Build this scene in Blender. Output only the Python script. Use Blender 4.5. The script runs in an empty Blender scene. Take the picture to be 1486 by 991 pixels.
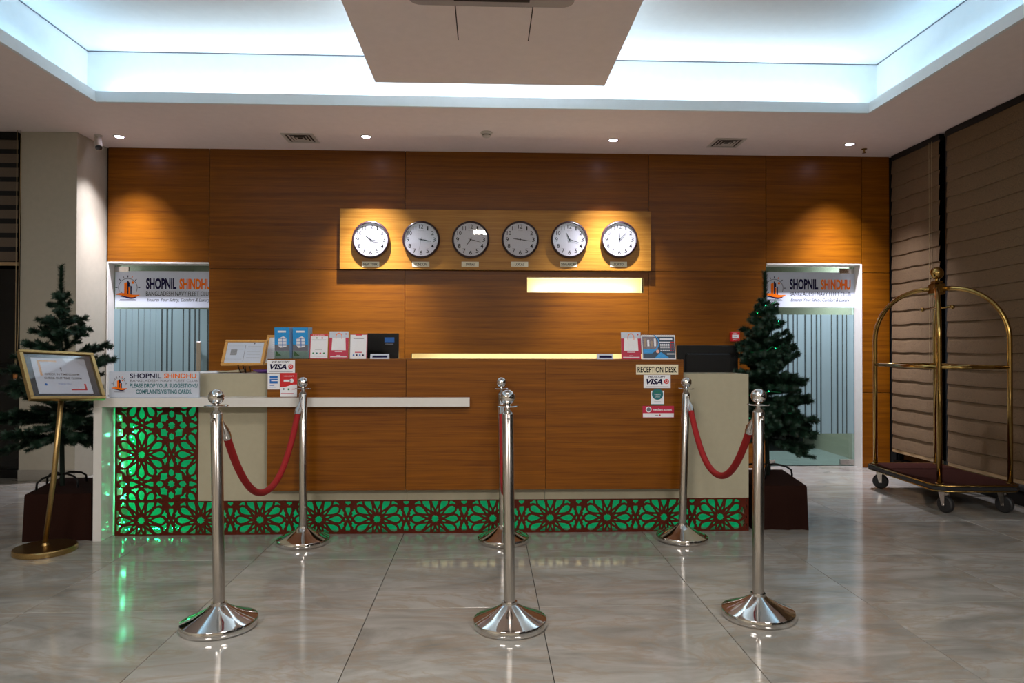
import bpy, bmesh, math, random
from mathutils import Vector, Matrix, Euler
R = math.radians
PI = math.pi
col = bpy.context.scene.collection
scn = bpy.context.scene
random.seed(4)

# ------------------------------------------------------------------ camera
F = 1020.0; PX, PY = 743.0, 495.5; CAMH = 1.24
_th = math.atan(38 / F); _ph = math.atan(9.5 / F); _ro = .002
_fw = Vector((math.sin(_th) * math.cos(_ph), math.cos(_th) * math.cos(_ph), math.sin(_ph)))
_rt = Vector((math.cos(_th), -math.sin(_th), 0)); _up = _rt.cross(_fw)
_r2 = _rt * math.cos(_ro) + _up * math.sin(_ro); _u2 = -_rt * math.sin(_ro) + _up * math.cos(_ro)
cd = bpy.data.cameras.new('camera'); cam = bpy.data.objects.new('camera', cd); col.objects.link(cam)
m = Matrix.Identity(4)
for i in range(3):
    m[i][0] = _r2[i]; m[i][1] = _u2[i]; m[i][2] = -_fw[i]
m[2][3] = CAMH
cam.matrix_world = m
cd.sensor_width = 36; cd.lens = F / 1486 * 36; cd.clip_start = .05
scn.camera = cam

def at(x, y, X=None, Y=None, Z=None):
    """a pixel of the 1486x991 frame turned into the world point where its ray meets a given plane"""
    d = _fw * F + _r2 * (x - PX) - _u2 * (y - PY)
    t = X / d[0] if X is not None else Y / d[1] if Y is not None else (Z - CAMH) / d[2]
    return Vector((0, 0, CAMH)) + d * t

# ------------------------------------------------------------------ world, exposure, lights
vs = scn.view_settings
vs.view_transform = 'Standard'; vs.look = 'None'; vs.gamma = 1.0; vs.use_curve_mapping = False
vs.exposure = 0.85
w = bpy.data.worlds.new('world'); scn.world = w; w.use_nodes = True
w.node_tree.nodes['Background'].inputs[0].default_value = (.02, .03, .05, 1)
w.node_tree.nodes['Background'].inputs[1].default_value = .3

COOL = (.70, .88, 1.0)
def area(name, loc, size, power, color, rot=(0, 0, 0)):
    l = bpy.data.lights.new(name, 'AREA'); l.shape = 'RECTANGLE'; l.size = size[0]; l.size_y = size[1]
    l.energy = power; l.color = color
    o = bpy.data.objects.new(name, l); o.location = loc; o.rotation_euler = rot; col.objects.link(o); return o
UP = (PI, 0, 0)
TX0, TX1, TY0, TY1 = -3.20, 3.26, 0.20, 5.86          # ceiling tray opening
CZ = 3.25
# fluorescent cove strips standing in the trough round the tray
area('cove_light_back', (.03, 5.955, 3.30), (6.4, .05), 14, COOL, UP)
area('cove_light_front', (.03, .12, 3.30), (6.4, .05), 14, COOL, UP)
area('cove_light_left', (-3.29, 3.03, 3.30), (.05, 5.4), 6, (.42, .74, 1), UP)
area('cove_light_right', (3.36, 3.03, 3.30), (.05, 5.4), 6, (.42, .74, 1), UP)
# tubes lying on the edges of the dropped ceiling panel
area('panel_light_left', (-.74, 2.9, 3.36), (.05, 4.6), 5, COOL, UP)
area('panel_light_right', (.80, 2.9, 3.36), (.05, 4.6), 5, COOL, UP)
area('panel_light_back', (.03, 5.35, 3.36), (1.5, .05), 2.5, COOL, UP)
# unseen area lights added for the warm ambient light of the lobby
area('lobby_fill_left', (-2.2, -2.0, 3.2), (1.4, 1.4), 125, (1, .93, .87))
area('lobby_fill_right', (2.2, -2.0, 3.2), (1.4, 1.4), 125, (1, .93, .87))
area('lobby_fill_middle', (.03, 1.9, 3.27), (.5, .5), 26, (1, .90, .82))
# corridors behind the two glass doors
area('corridor_lamp_left', (-3.2, 7.9, 2.5), (.5, .5), 24, (.85, .95, 1))
area('corridor_lamp_right', (3.4, 7.9, 2.5), (.5, .5), 34, (.85, .95, 1))

# ------------------------------------------------------------------ materials
def lin(h):
    c = [int(h[i:i + 2], 16) / 255 for i in (0, 2, 4)]
    return tuple(x / 12.92 if x <= .04045 else ((x + .055) / 1.055) ** 2.4 for x in c) + (1,)
MATS = {}
def mat(name, hexc, rough=.5, metal=0, coat=0, var=.08, scale=(20, 20, 20), emit=None, es=0, spec=None, bump=0, trans=0, dark=None):
    """procedural material: principled with noise-driven colour variation (and optional bump)"""
    if name in MATS: return MATS[name]
    M = bpy.data.materials.new(name); M.use_nodes = True; nt = M.node_tree; N = nt.nodes; L = nt.links
    b = N['Principled BSDF']
    c = lin(hexc)
    tc = N.new('ShaderNodeTexCoord'); mp = N.new('ShaderNodeMapping'); mp.inputs['Scale'].default_value = scale
    nz = N.new('ShaderNodeTexNoise'); nz.inputs['Detail'].default_value = 5
    rp = N.new('ShaderNodeValToRGB')
    lo = tuple(x * (1 - var) for x in c[:3]) + (1,) if dark is None else lin(dark)
    hi = tuple(min(1, x * (1 + var)) for x in c[:3]) + (1,)
    rp.color_ramp.elements[0].position = .3; rp.color_ramp.elements[1].position = .7
    rp.color_ramp.elements[0].color = lo; rp.color_ramp.elements[1].color = hi
    L.new(tc.outputs['Object'], mp.inputs[0]); L.new(mp.outputs[0], nz.inputs[0]); L.new(nz.outputs[0], rp.inputs[0]); L.new(rp.outputs[0], b.inputs['Base Color'])
    b.inputs['Roughness'].default_value = rough; b.inputs['Metallic'].default_value = metal; b.inputs['Coat Weight'].default_value = coat
    b.inputs['Coat Roughness'].default_value = .08
    if spec is not None: b.inputs['Specular IOR Level'].default_value = spec
    if emit: b.inputs['Emission Color'].default_value = lin(emit); b.inputs['Emission Strength'].default_value = es
    if bump:
        bp = N.new('ShaderNodeBump'); bp.inputs['Strength'].default_value = bump; bp.inputs['Distance'].default_value = .003
        L.new(nz.outputs[0], bp.inputs['Height']); L.new(bp.outputs[0], b.inputs['Normal'])
    MATS[name] = M; return M

def wood(name, c1, c2, c3, rough=.36, coat=.1):
    M = bpy.data.materials.new(name); M.use_nodes = True; nt = M.node_tree; N = nt.nodes; L = nt.links
    b = N['Principled BSDF']
    g = N.new('ShaderNodeNewGeometry'); oi = N.new('ShaderNodeObjectInfo')
    ml = N.new('ShaderNodeMath'); ml.operation = 'MULTIPLY'; ml.inputs[1].default_value = 37
    cb = N.new('ShaderNodeCombineXYZ'); ad = N.new('ShaderNodeVectorMath'); ad.operation = 'ADD'
    L.new(oi.outputs['Random'], ml.inputs[0]); L.new(ml.outputs[0], cb.inputs[2]); L.new(ml.outputs[0], cb.inputs[0])
    L.new(g.outputs['Position'], ad.inputs[0]); L.new(cb.outputs[0], ad.inputs[1])
    def noise(sc, det, dist):
        mp = N.new('ShaderNodeMapping'); mp.inputs['Scale'].default_value = sc; L.new(ad.outputs[0], mp.inputs[0])
        n = N.new('ShaderNodeTexNoise'); n.inputs['Scale'].default_value = 1; n.inputs['Detail'].default_value = det; n.inputs['Distortion'].default_value = dist
        L.new(mp.outputs[0], n.inputs[0]); return n
    n1 = noise((.55, 3, 34), 6, .5); n2 = noise((4, 30, 260), 3, .2)
    mx = N.new('ShaderNodeMath'); mx.operation = 'MULTIPLY_ADD'; mx.inputs[1].default_value = .5
    m2 = N.new('ShaderNodeMath'); m2.operation = 'MULTIPLY'; m2.inputs[1].default_value = .5
    L.new(n2.outputs[0], m2.inputs[0]); L.new(n1.outputs[0], mx.inputs[0]); L.new(m2.outputs[0], mx.inputs[2])
    rp = N.new('ShaderNodeValToRGB'); e = rp.color_ramp.elements
    e[0].position = .36; e[1].position = .66; e[0].color = lin(c1); e[1].color = lin(c3)
    k = e.new(.5); k.color = lin(c2)
    L.new(mx.outputs[0], rp.inputs[0]); L.new(rp.outputs[0], b.inputs['Base Color'])
    bp = N.new('ShaderNodeBump'); bp.inputs['Strength'].default_value = .12; bp.inputs['Distance'].default_value = .001
    L.new(n2.outputs[0], bp.inputs['Height']); L.new(bp.outputs[0], b.inputs['Normal'])
    b.inputs['Roughness'].default_value = rough; b.inputs['Coat Weight'].default_value = coat; b.inputs['Coat Roughness'].default_value = .22; b.inputs['Specular IOR Level'].default_value = .28
    MATS[name] = M; return M

def marble(name):
    M = bpy.data.materials.new(name); M.use_nodes = True; nt = M.node_tree; N = nt.nodes; L = nt.links
    b = N['Principled BSDF']
    g = N.new('ShaderNodeNewGeometry'); oi = N.new('ShaderNodeObjectInfo')
    ml = N.new('ShaderNodeMath'); ml.operation = 'MULTIPLY'; ml.inputs[1].default_value = 21
    cb = N.new('ShaderNodeCombineXYZ'); ad = N.new('ShaderNodeVectorMath'); ad.operation = 'ADD'
    L.new(oi.outputs['Random'], ml.inputs[0]); L.new(ml.outputs[0], cb.inputs[2]); L.new(ml.outputs[0], cb.inputs[1])
    L.new(g.outputs['Position'], ad.inputs[0]); L.new(cb.outputs[0], ad.inputs[1])
    rot = N.new('ShaderNodeMapping'); rot.inputs['Rotation'].default_value = (0, 0, R(32)); rot.inputs['Scale'].default_value = (1, 2.6, 1)
    L.new(ad.outputs[0], rot.inputs[0])
    def noise(s, d, di):
        n = N.new('ShaderNodeTexNoise'); n.inputs['Scale'].default_value = s; n.inputs['Detail'].default_value = d; n.inputs['Distortion'].default_value = di; n.inputs['Roughness'].default_value = .6
        L.new(rot.outputs[0], n.inputs[0]); return n
    a = noise(1.6, 8, 1.2); v = noise(1.1, 10, 2.2)
    r1 = N.new('ShaderNodeValToRGB'); e = r1.color_ramp.elements
    e[0].position = .3; e[0].color = lin('7b7973'); e[1].position = .72; e[1].color = lin('a9a7a1')
    r2 = N.new('ShaderNodeValToRGB'); e = r2.color_ramp.elements
    e[0].position = .455; e[0].color = (0, 0, 0, 1); e[1].position = .55; e[1].color = (0, 0, 0, 1)
    k = e.new(.5); k.color = (.55, .55, .55, 1)
    mx = N.new('ShaderNodeMixRGB'); mx.inputs[2].default_value = lin('8f8170')
    L.new(a.outputs[0], r1.inputs[0]); L.new(v.outputs[0], r2.inputs[0]); L.new(r2.outputs[0], mx.inputs[0]); L.new(r1.outputs[0], mx.inputs[1])
    L.new(mx.outputs[0], b.inputs['Base Color'])
    b.inputs['Roughness'].default_value = .11; b.inputs['Specular IOR Level'].default_value = .42
    MATS[name] = M; return M

def glass(name, tint, refl=.08, k=1.3):
    """thin clear pane: transparent with a fresnel-weighted mirror coat"""
    M = bpy.data.materials.new(name); M.use_nodes = True; nt = M.node_tree; N = nt.nodes; L = nt.links
    N.remove(N['Principled BSDF']); out = N['Material Output']
    t = N.new('ShaderNodeBsdfTransparent'); t.inputs[0].default_value = lin(tint)
    gl = N.new('ShaderNodeBsdfGlossy'); gl.inputs['Roughness'].default_value = .02
    fr = N.new('ShaderNodeFresnel'); fr.inputs[0].default_value = 1.5
    mu = N.new('ShaderNodeMath'); mu.operation = 'MULTIPLY_ADD'; mu.inputs[1].default_value = k; mu.inputs[2].default_value = refl - .08
    ms = N.new('ShaderNodeMixShader'); L.new(fr.outputs[0], mu.inputs[0]); L.new(mu.outputs[0], ms.inputs[0]); L.new(t.outputs[0], ms.inputs[1]); L.new(gl.outputs[0], ms.inputs[2])
    L.new(ms.outputs[0], out.inputs[0]); MATS[name] = M; return M

def film(name, hexc, clear=.25):
    """translucent frosted film stuck on glass"""
    M = bpy.data.materials.new(name); M.use_nodes = True; nt = M.node_tree; N = nt.nodes; L = nt.links
    N.remove(N['Principled BSDF']); out = N['Material Output']
    d = N.new('ShaderNodeBsdfDiffuse'); tl = N.new('ShaderNodeBsdfTranslucent'); t = N.new('ShaderNodeBsdfTransparent')
    nz = N.new('ShaderNodeTexNoise'); nz.inputs['Scale'].default_value = 3
    rp = N.new('ShaderNodeValToRGB'); c = lin(hexc)
    rp.color_ramp.elements[0].color = tuple(x * .92 for x in c[:3]) + (1,); rp.color_ramp.elements[1].color = c
    L.new(nz.outputs[0], rp.inputs[0])
    for q in (d, tl): L.new(rp.outputs[0], q.inputs[0])
    a = N.new('ShaderNodeMixShader'); a.inputs[0].default_value = .2; L.new(d.outputs[0], a.inputs[1]); L.new(tl.outputs[0], a.inputs[2])
    b = N.new('ShaderNodeMixShader'); b.inputs[0].default_value = clear; L.new(a.outputs[0], b.inputs[1]); L.new(t.outputs[0], b.inputs[2])
    gl = N.new('ShaderNodeBsdfGlossy'); gl.inputs['Roughness'].default_value = .05
    fr = N.new('ShaderNodeFresnel'); fr.inputs[0].default_value = 1.45
    c2 = N.new('ShaderNodeMixShader'); L.new(fr.outputs[0], c2.inputs[0]); L.new(b.outputs[0], c2.inputs[1]); L.new(gl.outputs[0], c2.inputs[2])
    L.new(c2.outputs[0], out.inputs[0]); MATS[name] = M; return M

WOOD = wood('teak_veneer', '633302', '784403', '8b5207', .36, .04)
WOOD2 = wood('light_veneer', '946018', 'a87224', 'b88434', .4, .1)
MARB = marble('polished_marble')
PAINT = mat('ceiling_paint', 'efe2de', .75, var=.02, scale=(3, 3, 3), bump=.03)
COVEP = mat('cove_paint', 'e9eef0', .7, var=.015, scale=(3, 3, 3))
CREAM = mat('cream_plaster', 'b4ae9e', .7, var=.03, scale=(4, 4, 4), bump=.04)
WHITEW = mat('white_plaster', 'dedbd6', .6, var=.02, scale=(4, 4, 4))
LAM = mat('beige_laminate', 'aba48c', .38, var=.03, scale=(5, 5, 5), coat=.1)
WLAM = mat('white_laminate', 'd8d6d2', .22, var=.015, scale=(6, 6, 6), coat=.3)
DARK = mat('dark_gap', '0c0a08', .9, var=.2)
LATT = mat('lattice_board', '521806', .55, spec=.2, var=.12, scale=(30, 30, 30))
GREENP = mat('green_glow_backing', '0a8f55', .35, var=.06, scale=(3, 3, 3), emit='08a868', es=.26)  # panel glows by itself, standing in for green LED light in the cavity
LED = mat('green_led', '40ffa0', .4, var=.0, emit='1cff94', es=26)
STEEL = mat('brushed_steel', 'c4bfba', .2, 1, var=.08, scale=(60, 60, 4))
CHROME = mat('polished_chrome', 'dcdad8', .07, 1, var=.02)
BRASS = mat('polished_brass', 'a88a50', .17, 1, var=.08, scale=(12, 12, 12))
GOLD = mat('brushed_gold', 'b79a66', .3, 1, var=.1, scale=(30, 30, 30))
VELVET = mat('red_velvet', '90070a', .8, var=.25, scale=(160, 160, 160), bump=.2)
BROWNC = mat('brown_cloth', '25130e', .9, spec=.08, var=.12, scale=(90, 90, 90), bump=.2)
CARPET = mat('maroon_carpet', '321914', .95, spec=.05, var=.25, scale=(200, 200, 200), bump=.4)
RUBBER = mat('black_rubber', '1c1c1e', .6, var=.1)
BLACKP = mat('black_plastic', '070708', .45, spec=.3, var=.1)
BLACKP2 = mat('black_gloss_plastic', '0a0b0d', .25, spec=.35, var=.1)
GREEN = mat('fir_needles', '10301f', .6, var=.5, scale=(14, 14, 14))
BARK = mat('wrapped_trunk', '14251c', .8, var=.3)
PAPER = mat('white_paper', 'e6e8ee', .6, var=.02)
CARD = mat('pale_card', 'c2cad9', .5, var=.02)
PINK = mat('magenta_print', 'b81440', .5, var=.04)
RED = mat('red_print', 'c8141c', .45, var=.04)
NAVY = mat('navy_print', '130d3c', .6, var=.05, spec=.15)
INK = mat('black_ink', '08080c', .7, var=.05, spec=.1)
GREYI = mat('grey_ink', '6a6c78', .5, var=.05)
ORANGE = mat('orange_print', 'f27408', .6, var=.05, spec=.15)
TEAL = mat('teal_print', '0a6a72', .5, var=.05)
BLUE = mat('blue_print', '1464b8', .5, var=.05)
SKYB = mat('sky_blue_print', '1c94dc', .45, var=.12, scale=(40, 40, 40))
GREENI = mat('green_print', '1c7a40', .5, var=.06)
PURPLE = mat('purple_plastic', '6a3c8c', .5, var=.05)
PLATE = mat('ivory_plate', 'e4dcc0', .45, var=.05)
PINE = mat('pine_frame', 'cf9a50', .45, var=.1, scale=(60, 8, 8))
FACE = mat('clock_face', 'dedee4', .7, var=.01, spec=.15)
RIM = mat('clock_rim', '2e1a22', .3, var=.1, coat=.4)
NICHE = mat('niche_cream', 'ece0bc', .7, var=.02)
GLASS = glass('clear_glass', 'e2efea')
LENSG = glass('clock_glass', 'ffffff', .08, .55)
FILM1 = film('frosted_film', '93aeb4', .06)
FILM2 = film('clear_striped_film', '4a5a5e', .25)
SHADE = mat('tweed_fabric', '745c40', .9, var=.3, scale=(30, 55, 90), dark='36291a', bump=.5)
ZEBRA = mat('zebra_fabric', '6a5d50', .9, var=.3, scale=(90, 90, 200), dark='4c4238', bump=.3)
SHEER = mat('sheer_black_fabric', '121314', .9, var=.2)
NIGHT = mat('night_glass', '050607', .05, var=.1)
OFFW = mat('offwhite_plastic', 'c8c2ba', .45, var=.03)
VENTD = mat('vent_shadow', '3a302a', .8, var=.2)
TILEG = mat('corridor_tile', '8f9698', .3, var=.06, scale=(3, 3, 3))
LAMPE = mat('lamp_lens', 'ffffff', .4, emit='eee6ff', es=14)
CASS = mat('cassette_plastic', 'a49c9c', .45, var=.03)

# ------------------------------------------------------------------ mesh builder
class MB:
    def __init__(s): s.v = []; s.f = []; s.m = []
    def add(s, vs, fs, mi=0):
        o = len(s.v); s.v += [tuple(v) for v in vs]
        s.f += [tuple(i + o for i in f) for f in fs]; s.m += [mi] * len(fs); return s
    def box(s, x0, x1, y0, y1, z0, z1, mi=0, M=None, bev=0):
        if bev:
            b = min(bev, (x1 - x0) * .45, (y1 - y0) * .45, (z1 - z0) * .45)
            vs = []
            for z, q in ((z0, b), (z0 + b, 0), (z1 - b, 0), (z1, b)):
                vs += [(x0 + q + (0 if q else 0), y0 + q, z), (x1 - q, y0 + q, z), (x1 - q, y1 - q, z), (x0 + q, y1 - q, z)]
            fs = [(3, 2, 1, 0), (12, 13, 14, 15)]
            for k in range(3):
                for i in range(4):
                    j = (i + 1) % 4; fs.append((k * 4 + i, k * 4 + j, k * 4 + 4 + j, k * 4 + 4 + i))
        else:
            vs = [(x, y, z) for z in (z0, z1) for x, y in ((x0, y0), (x1, y0), (x1, y1), (x0, y1))]
            fs = [(3, 2, 1, 0), (4, 5, 6, 7), (0, 1, 5, 4), (1, 2, 6, 5), (2, 3, 7, 6), (3, 0, 4, 7)]
        if M: vs = [M @ Vector(v) for v in vs]
        return s.add(vs, fs, mi)
    def prism(s, pts, y0, y1, mi=0, M=None):
        """polygon in XZ, counter-clockwise seen from -Y, extruded along Y"""
        n = len(pts); vs = [(p[0], y0, p[1]) for p in pts] + [(p[0], y1, p[1]) for p in pts]
        fs = [tuple(range(n)), tuple(range(2 * n - 1, n - 1, -1))] + [(i, n + i, n + (i + 1) % n, (i + 1) % n) for i in range(n)]
        if M: vs = [M @ Vector(v) for v in vs]
        return s.add(vs, fs, mi)
    def disc(s, x, z, r, y0, y1, mi=0, n=20, M=None):
        return s.prism([(x + r * math.cos(2 * PI * i / n), z + r * math.sin(2 * PI * i / n)) for i in range(n)], y0, y1, mi, M)
    def zprism(s, pts, z0, z1, mi=0):
        n = len(pts); vs = [(p[0], p[1], z0) for p in pts] + [(p[0], p[1], z1) for p in pts]
        fs = [tuple(range(n - 1, -1, -1)), tuple(range(n, 2 * n))] + [(i, (i + 1) % n, n + (i + 1) % n, n + i) for i in range(n)]
        return s.add(vs, fs, mi)
    def lathe(s, prof, n=28, M=None, mi=0, cap=True):
        vs = []; fs = []
        for r, z in prof:
            for i in range(n): a = 2 * PI * i / n; vs.append((r * math.cos(a), r * math.sin(a), z))
        for k in range(len(prof) - 1):
            for i in range(n):
                j = (i + 1) % n; fs.append((k * n + i, k * n + j, (k + 1) * n + j, (k + 1) * n + i))
        if cap: fs.append(tuple(range(n - 1, -1, -1))); k = (len(prof) - 1) * n; fs.append(tuple(range(k, k + n)))
        if M: vs = [M @ Vector(v) for v in vs]
        return s.add(vs, fs, mi)
    def tube(s, path, r, n=10, mi=0, closed=False):
        P = [Vector(p) for p in path]; k = len(P); rr = r if isinstance(r, (list, tuple)) else [r] * k
        vs = []; fs = []
        t = (P[1] - P[0]).normalized(); nrm = t.orthogonal().normalized()
        for i in range(k):
            if closed: t = (P[(i + 1) % k] - P[i - 1]).normalized()
            else: t = (P[min(i + 1, k - 1)] - P[max(i - 1, 0)]).normalized()
            nrm = (nrm - t * nrm.dot(t)).normalized(); b = t.cross(nrm)
            for j in range(n):
                a = 2 * PI * j / n; vs.append(P[i] + (nrm * math.cos(a) + b * math.sin(a)) * rr[i])
        for i in range(k if closed else k - 1):
            for j in range(n):
                a = i * n; b2 = ((i + 1) % k) * n; fs.append((a + j, a + (j + 1) % n, b2 + (j + 1) % n, b2 + j))
        if not closed: fs.append(tuple(range(n - 1, -1, -1))); fs.append(tuple(range((k - 1) * n, k * n)))
        return s.add(vs, fs, mi)
    def text(s, t, x, z, wd, ht, y, mi=0, align='C', bold=0, shear=0, thick=.0006, M=None):
        """flat printed lettering facing -Y, fitted to wd x ht, centred (C) or left (L) at x, base at z"""
        vs, fs = glyphs(t, bold, shear)
        x0 = min(v[0] for v in vs); x1 = max(v[0] for v in vs); y0 = min(v[1] for v in vs); y1 = max(v[1] for v in vs)
        sx = wd / (x1 - x0); sz = ht / (y1 - y0); ox = x - (wd / 2 if align == 'C' else 0)
        q = [Vector((ox + (v[0] - x0) * sx, y, z + (v[1] - y0) * sz)) for v in vs]
        if M: q = [M @ v for v in q]
        return s.add(q, fs, mi)
    def build(s, name, mats, parent=None, loc=None, smooth=False, auto=None):
        me = bpy.data.meshes.new(name); me.from_pydata(s.v, [], s.f)
        if not isinstance(mats, (list, tuple)): mats = [mats]
        for q in mats: me.materials.append(q)
        me.polygons.foreach_set('material_index', s.m)
        if smooth: me.polygons.foreach_set('use_smooth', [True] * len(s.f))
        me.update()
        if smooth and auto is not None: me.set_sharp_from_angle(angle=R(auto))
        o = bpy.data.objects.new(name, me); col.objects.link(o)
        if parent: o.parent = parent
        if loc: o.location = loc
        return o
_G = {}
def glyphs(t, bold=0, shear=0):
    k = (t, bold, shear)
    if k not in _G:
        c = bpy.data.curves.new('lettering', 'FONT'); c.body = t; c.offset = bold; c.shear = shear; c.resolution_u = 3
        o = bpy.data.objects.new('lettering', c); me = bpy.data.meshes.new_from_object(o)
        _G[k] = ([tuple(v.co) for v in me.vertices], [tuple(p.vertices) for p in me.polygons])
        bpy.data.objects.remove(o); bpy.data.curves.remove(c); bpy.data.meshes.remove(me)
    return _G[k]

def tag(o, label=None, cat=None, group=None, kind=None):
    if label: o['label'] = label
    if cat: o['category'] = cat
    if group: o['group'] = group
    if kind: o['kind'] = kind
    return o
def thing(name, label, cat, loc=(0, 0, 0), rot=(0, 0, 0), group=None):
    o = bpy.data.objects.new(name, None); o.empty_display_size = .1; col.objects.link(o); o.location = loc; o.rotation_euler = rot
    return tag(o, label, cat, group)
def struct(o): o['kind'] = 'structure'; return o
def copy_tree(o, parent=None):
    c = o.copy(); col.objects.link(c)
    if parent: c.parent = parent
    for ch in [k for k in o.children]: copy_tree(ch, c)
    return c

# ------------------------------------------------------------------ floor
fl = struct(MB().box(-5.2, 5.2, -6, 7.35, -.14, -.012).build('floor', DARK))
def tile_mb(w_, d_):
    b = MB(); e = .0012
    return b.box(0, w_, 0, d_, -.012, 0, bev=e)
xj = [.258 + .803 * k for k in range(-7, 7)]; yj = [4.165 + .79 * k for k in range(-4, 5)]
tm = tile_mb(.8, .787).build('tile', MARB, fl, (xj[0] + .0015, yj[0] + .0015, 0))
yj[-1] = 7.33
for i in range(len(xj) - 1):
    for j in range(len(yj) - 1):
        d = yj[j + 1] - yj[j] - .003
        if i == 0 and j == 0: continue
        if abs(d - .787) < .01: o = bpy.data.objects.new('tile', tm.data)
        else: o = bpy.data.objects.new('tile', tile_row.data) if i and 'tile_row' in globals() and tile_row else None
        if o is None:
            tile_row = tile_mb(.8, d).build('tile', MARB, fl); o = tile_row
        else: col.objects.link(o); o.parent = fl
        o.location = (xj[i] + .0015, yj[j] + .0015, 0)
b = MB(); y = 4.165 - .79 * 4
while y > -6:
    for x in xj[:-1]: b.box(x + .0015, x + .8015, y - .7885, y - .0015, -.012, 0, bev=.0012)
    y -= .79
tag(b.build('tile_field', MARB, fl), kind='stuff')

# ------------------------------------------------------------------ ceiling
b = MB()
b.box(-5.2, 5.2, TY1, 7.35, CZ, CZ + .03); b.box(-5.2, 5.2, -6, TY0, CZ, CZ + .03)
b.box(-5.2, TX0, TY0, TY1, CZ, CZ + .03); b.box(TX1, 5.2, TY0, TY1, CZ, CZ + .03)
ceil = struct(b.build('ceiling', PAINT))
b = MB()
lz = CZ - .001, CZ + .085
b.box(TX0 + .006, TX1 - .006, TY1 - .006, TY1 + .02, *lz); b.box(TX0 + .006, TX1 - .006, TY0 - .02, TY0 + .006, *lz)
b.box(TX0 - .02, TX0 + .006, TY0 + .0061, TY1 - .0061, *lz); b.box(TX1 - .006, TX1 + .02, TY0 + .0061, TY1 - .0061, *lz)
UZ = 3.745; W0, W1, V0, V1 = TX0 - .17, TX1 + .18, TY0 - .18, TY1 + .19
b.box(W0 - .03, W1 + .03, V1, V1 + .03, CZ + .03, UZ); b.box(W0 - .03, W1 + .03, V0 - .03, V0, CZ + .03, UZ)
b.box(W0 - .03, W0, V0, V1, CZ + .03, UZ); b.box(W1, W1 + .03, V0, V1, CZ + .03, UZ)
b.box(W0 - .03, W1 + .03, V0 - .03, V1 + .03, UZ, UZ + .03)
b.build('cove', COVEP, ceil)
b = MB(); b.box(W0, W1, V1 - .006, V1, UZ - .008, UZ - .002); b.box(W0, W0 + .006, V0, V1, UZ - .008, UZ - .002); b.box(W1 - .006, W1, V0, V1, UZ - .008, UZ - .002)
b.build('grey_edge_strip', GREYI, ceil)  # thin grey strip where the cove walls meet the upper ceiling
b = MB(); b.box(-.86, .925, .3, 5.45, 3.29, 3.325, bev=.004); b.box(-.6, .66, .4, 5.15, 3.325, UZ)
b.build('dropped_panel', PAINT, ceil)
ap = thing('access_panel', 'square flush access hatch in the dropped ceiling panel in front of the air conditioner', 'access panel', (.045, 4.43, 3.29))
MB().box(-.236, .236, -.232, .232, -.0035, 0).build('dark_joint', VENTD, ap)
MB().box(-.229, .229, -.235, .235, -.006, -.0035, bev=.001).build('hatch', PAINT, ap)

ac = thing('air_conditioner', 'pale ceiling cassette air conditioner at the top edge of the photo', 'air conditioner', (.03, 3.66, 3.29))
def rr(hw, r, n=5):
    return [(sx * (hw - r) + r * math.cos(a0 + PI / 2 * i / n), sy * (hw - r) + r * math.sin(a0 + PI / 2 * i / n)) for sx, sy, a0 in ((1, 1, 0), (-1, 1, PI / 2), (-1, -1, PI), (1, -1, 1.5 * PI)) for i in range(n + 1)]
b = MB(); b.zprism(rr(.48, .07), -.03, 0); b.build('body', CASS, ac)
MB().box(-.27, .27, -.27, .27, -.042, -.03, bev=.006).build('intake_grille', OFFW, ac)
for k in range(4):
    o = MB().box(-.22, .22, .33, .41, -.038, -.0295, 0, Matrix.Rotation(k * PI / 2, 4, 'Z') @ Matrix.Rotation(0, 4, 'X')).build('louvre', VENTD, ac)

def downlight(x, y, label, power):
    p = at(x, y, Z=CZ); t = thing('downlight', label, 'ceiling light', (p.x, p.y, CZ), group='recessed ceiling downlights')
    b = MB(); b.lathe([(.055, 0), (.055, -.004), (.045, -.006), (.04, -.004), (.04, 0)], 24); b.build('trim_ring', OFFW, t, smooth=True, auto=40)
    b = MB(); b.lathe([(.0385, -.001), (.0385, -.0045), (.02, -.0052)], 20); b.build('lens', LAMPE, t)
    l = bpy.data.lights.new('downlight_beam', 'SPOT'); l.energy = power; l.color = (.93, .90, 1.0); l.spot_size = R(82); l.spot_blend = .8; l.shadow_soft_size = .03
    o = bpy.data.objects.new('downlight_beam', l); col.objects.link(o); o.parent = t; o.location = (0, 0, -.02); o.rotation_euler = (R(3), 0, 0)
    l = bpy.data.lights.new('downlight_core', 'SPOT'); l.energy = power * 2.4; l.color = (.93, .90, 1.0); l.spot_size = R(54); l.spot_blend = .9; l.shadow_soft_size = .03
    o = bpy.data.objects.new('downlight_core', l); col.objects.link(o); o.parent = t; o.location = (0, 0, -.02); o.rotation_euler = (R(7), 0, 0)
    return t
downlight(173, 198, 'leftmost recessed downlight, beside the white pillar and the camera', 75)
downlight(531, 198, 'recessed downlight above the first clock from the left', 120)
downlight(890, 203, 'recessed downlight above the rightmost clock', 120)
downlight(1233, 209, 'rightmost recessed downlight, above the right glass door', 110)

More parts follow.
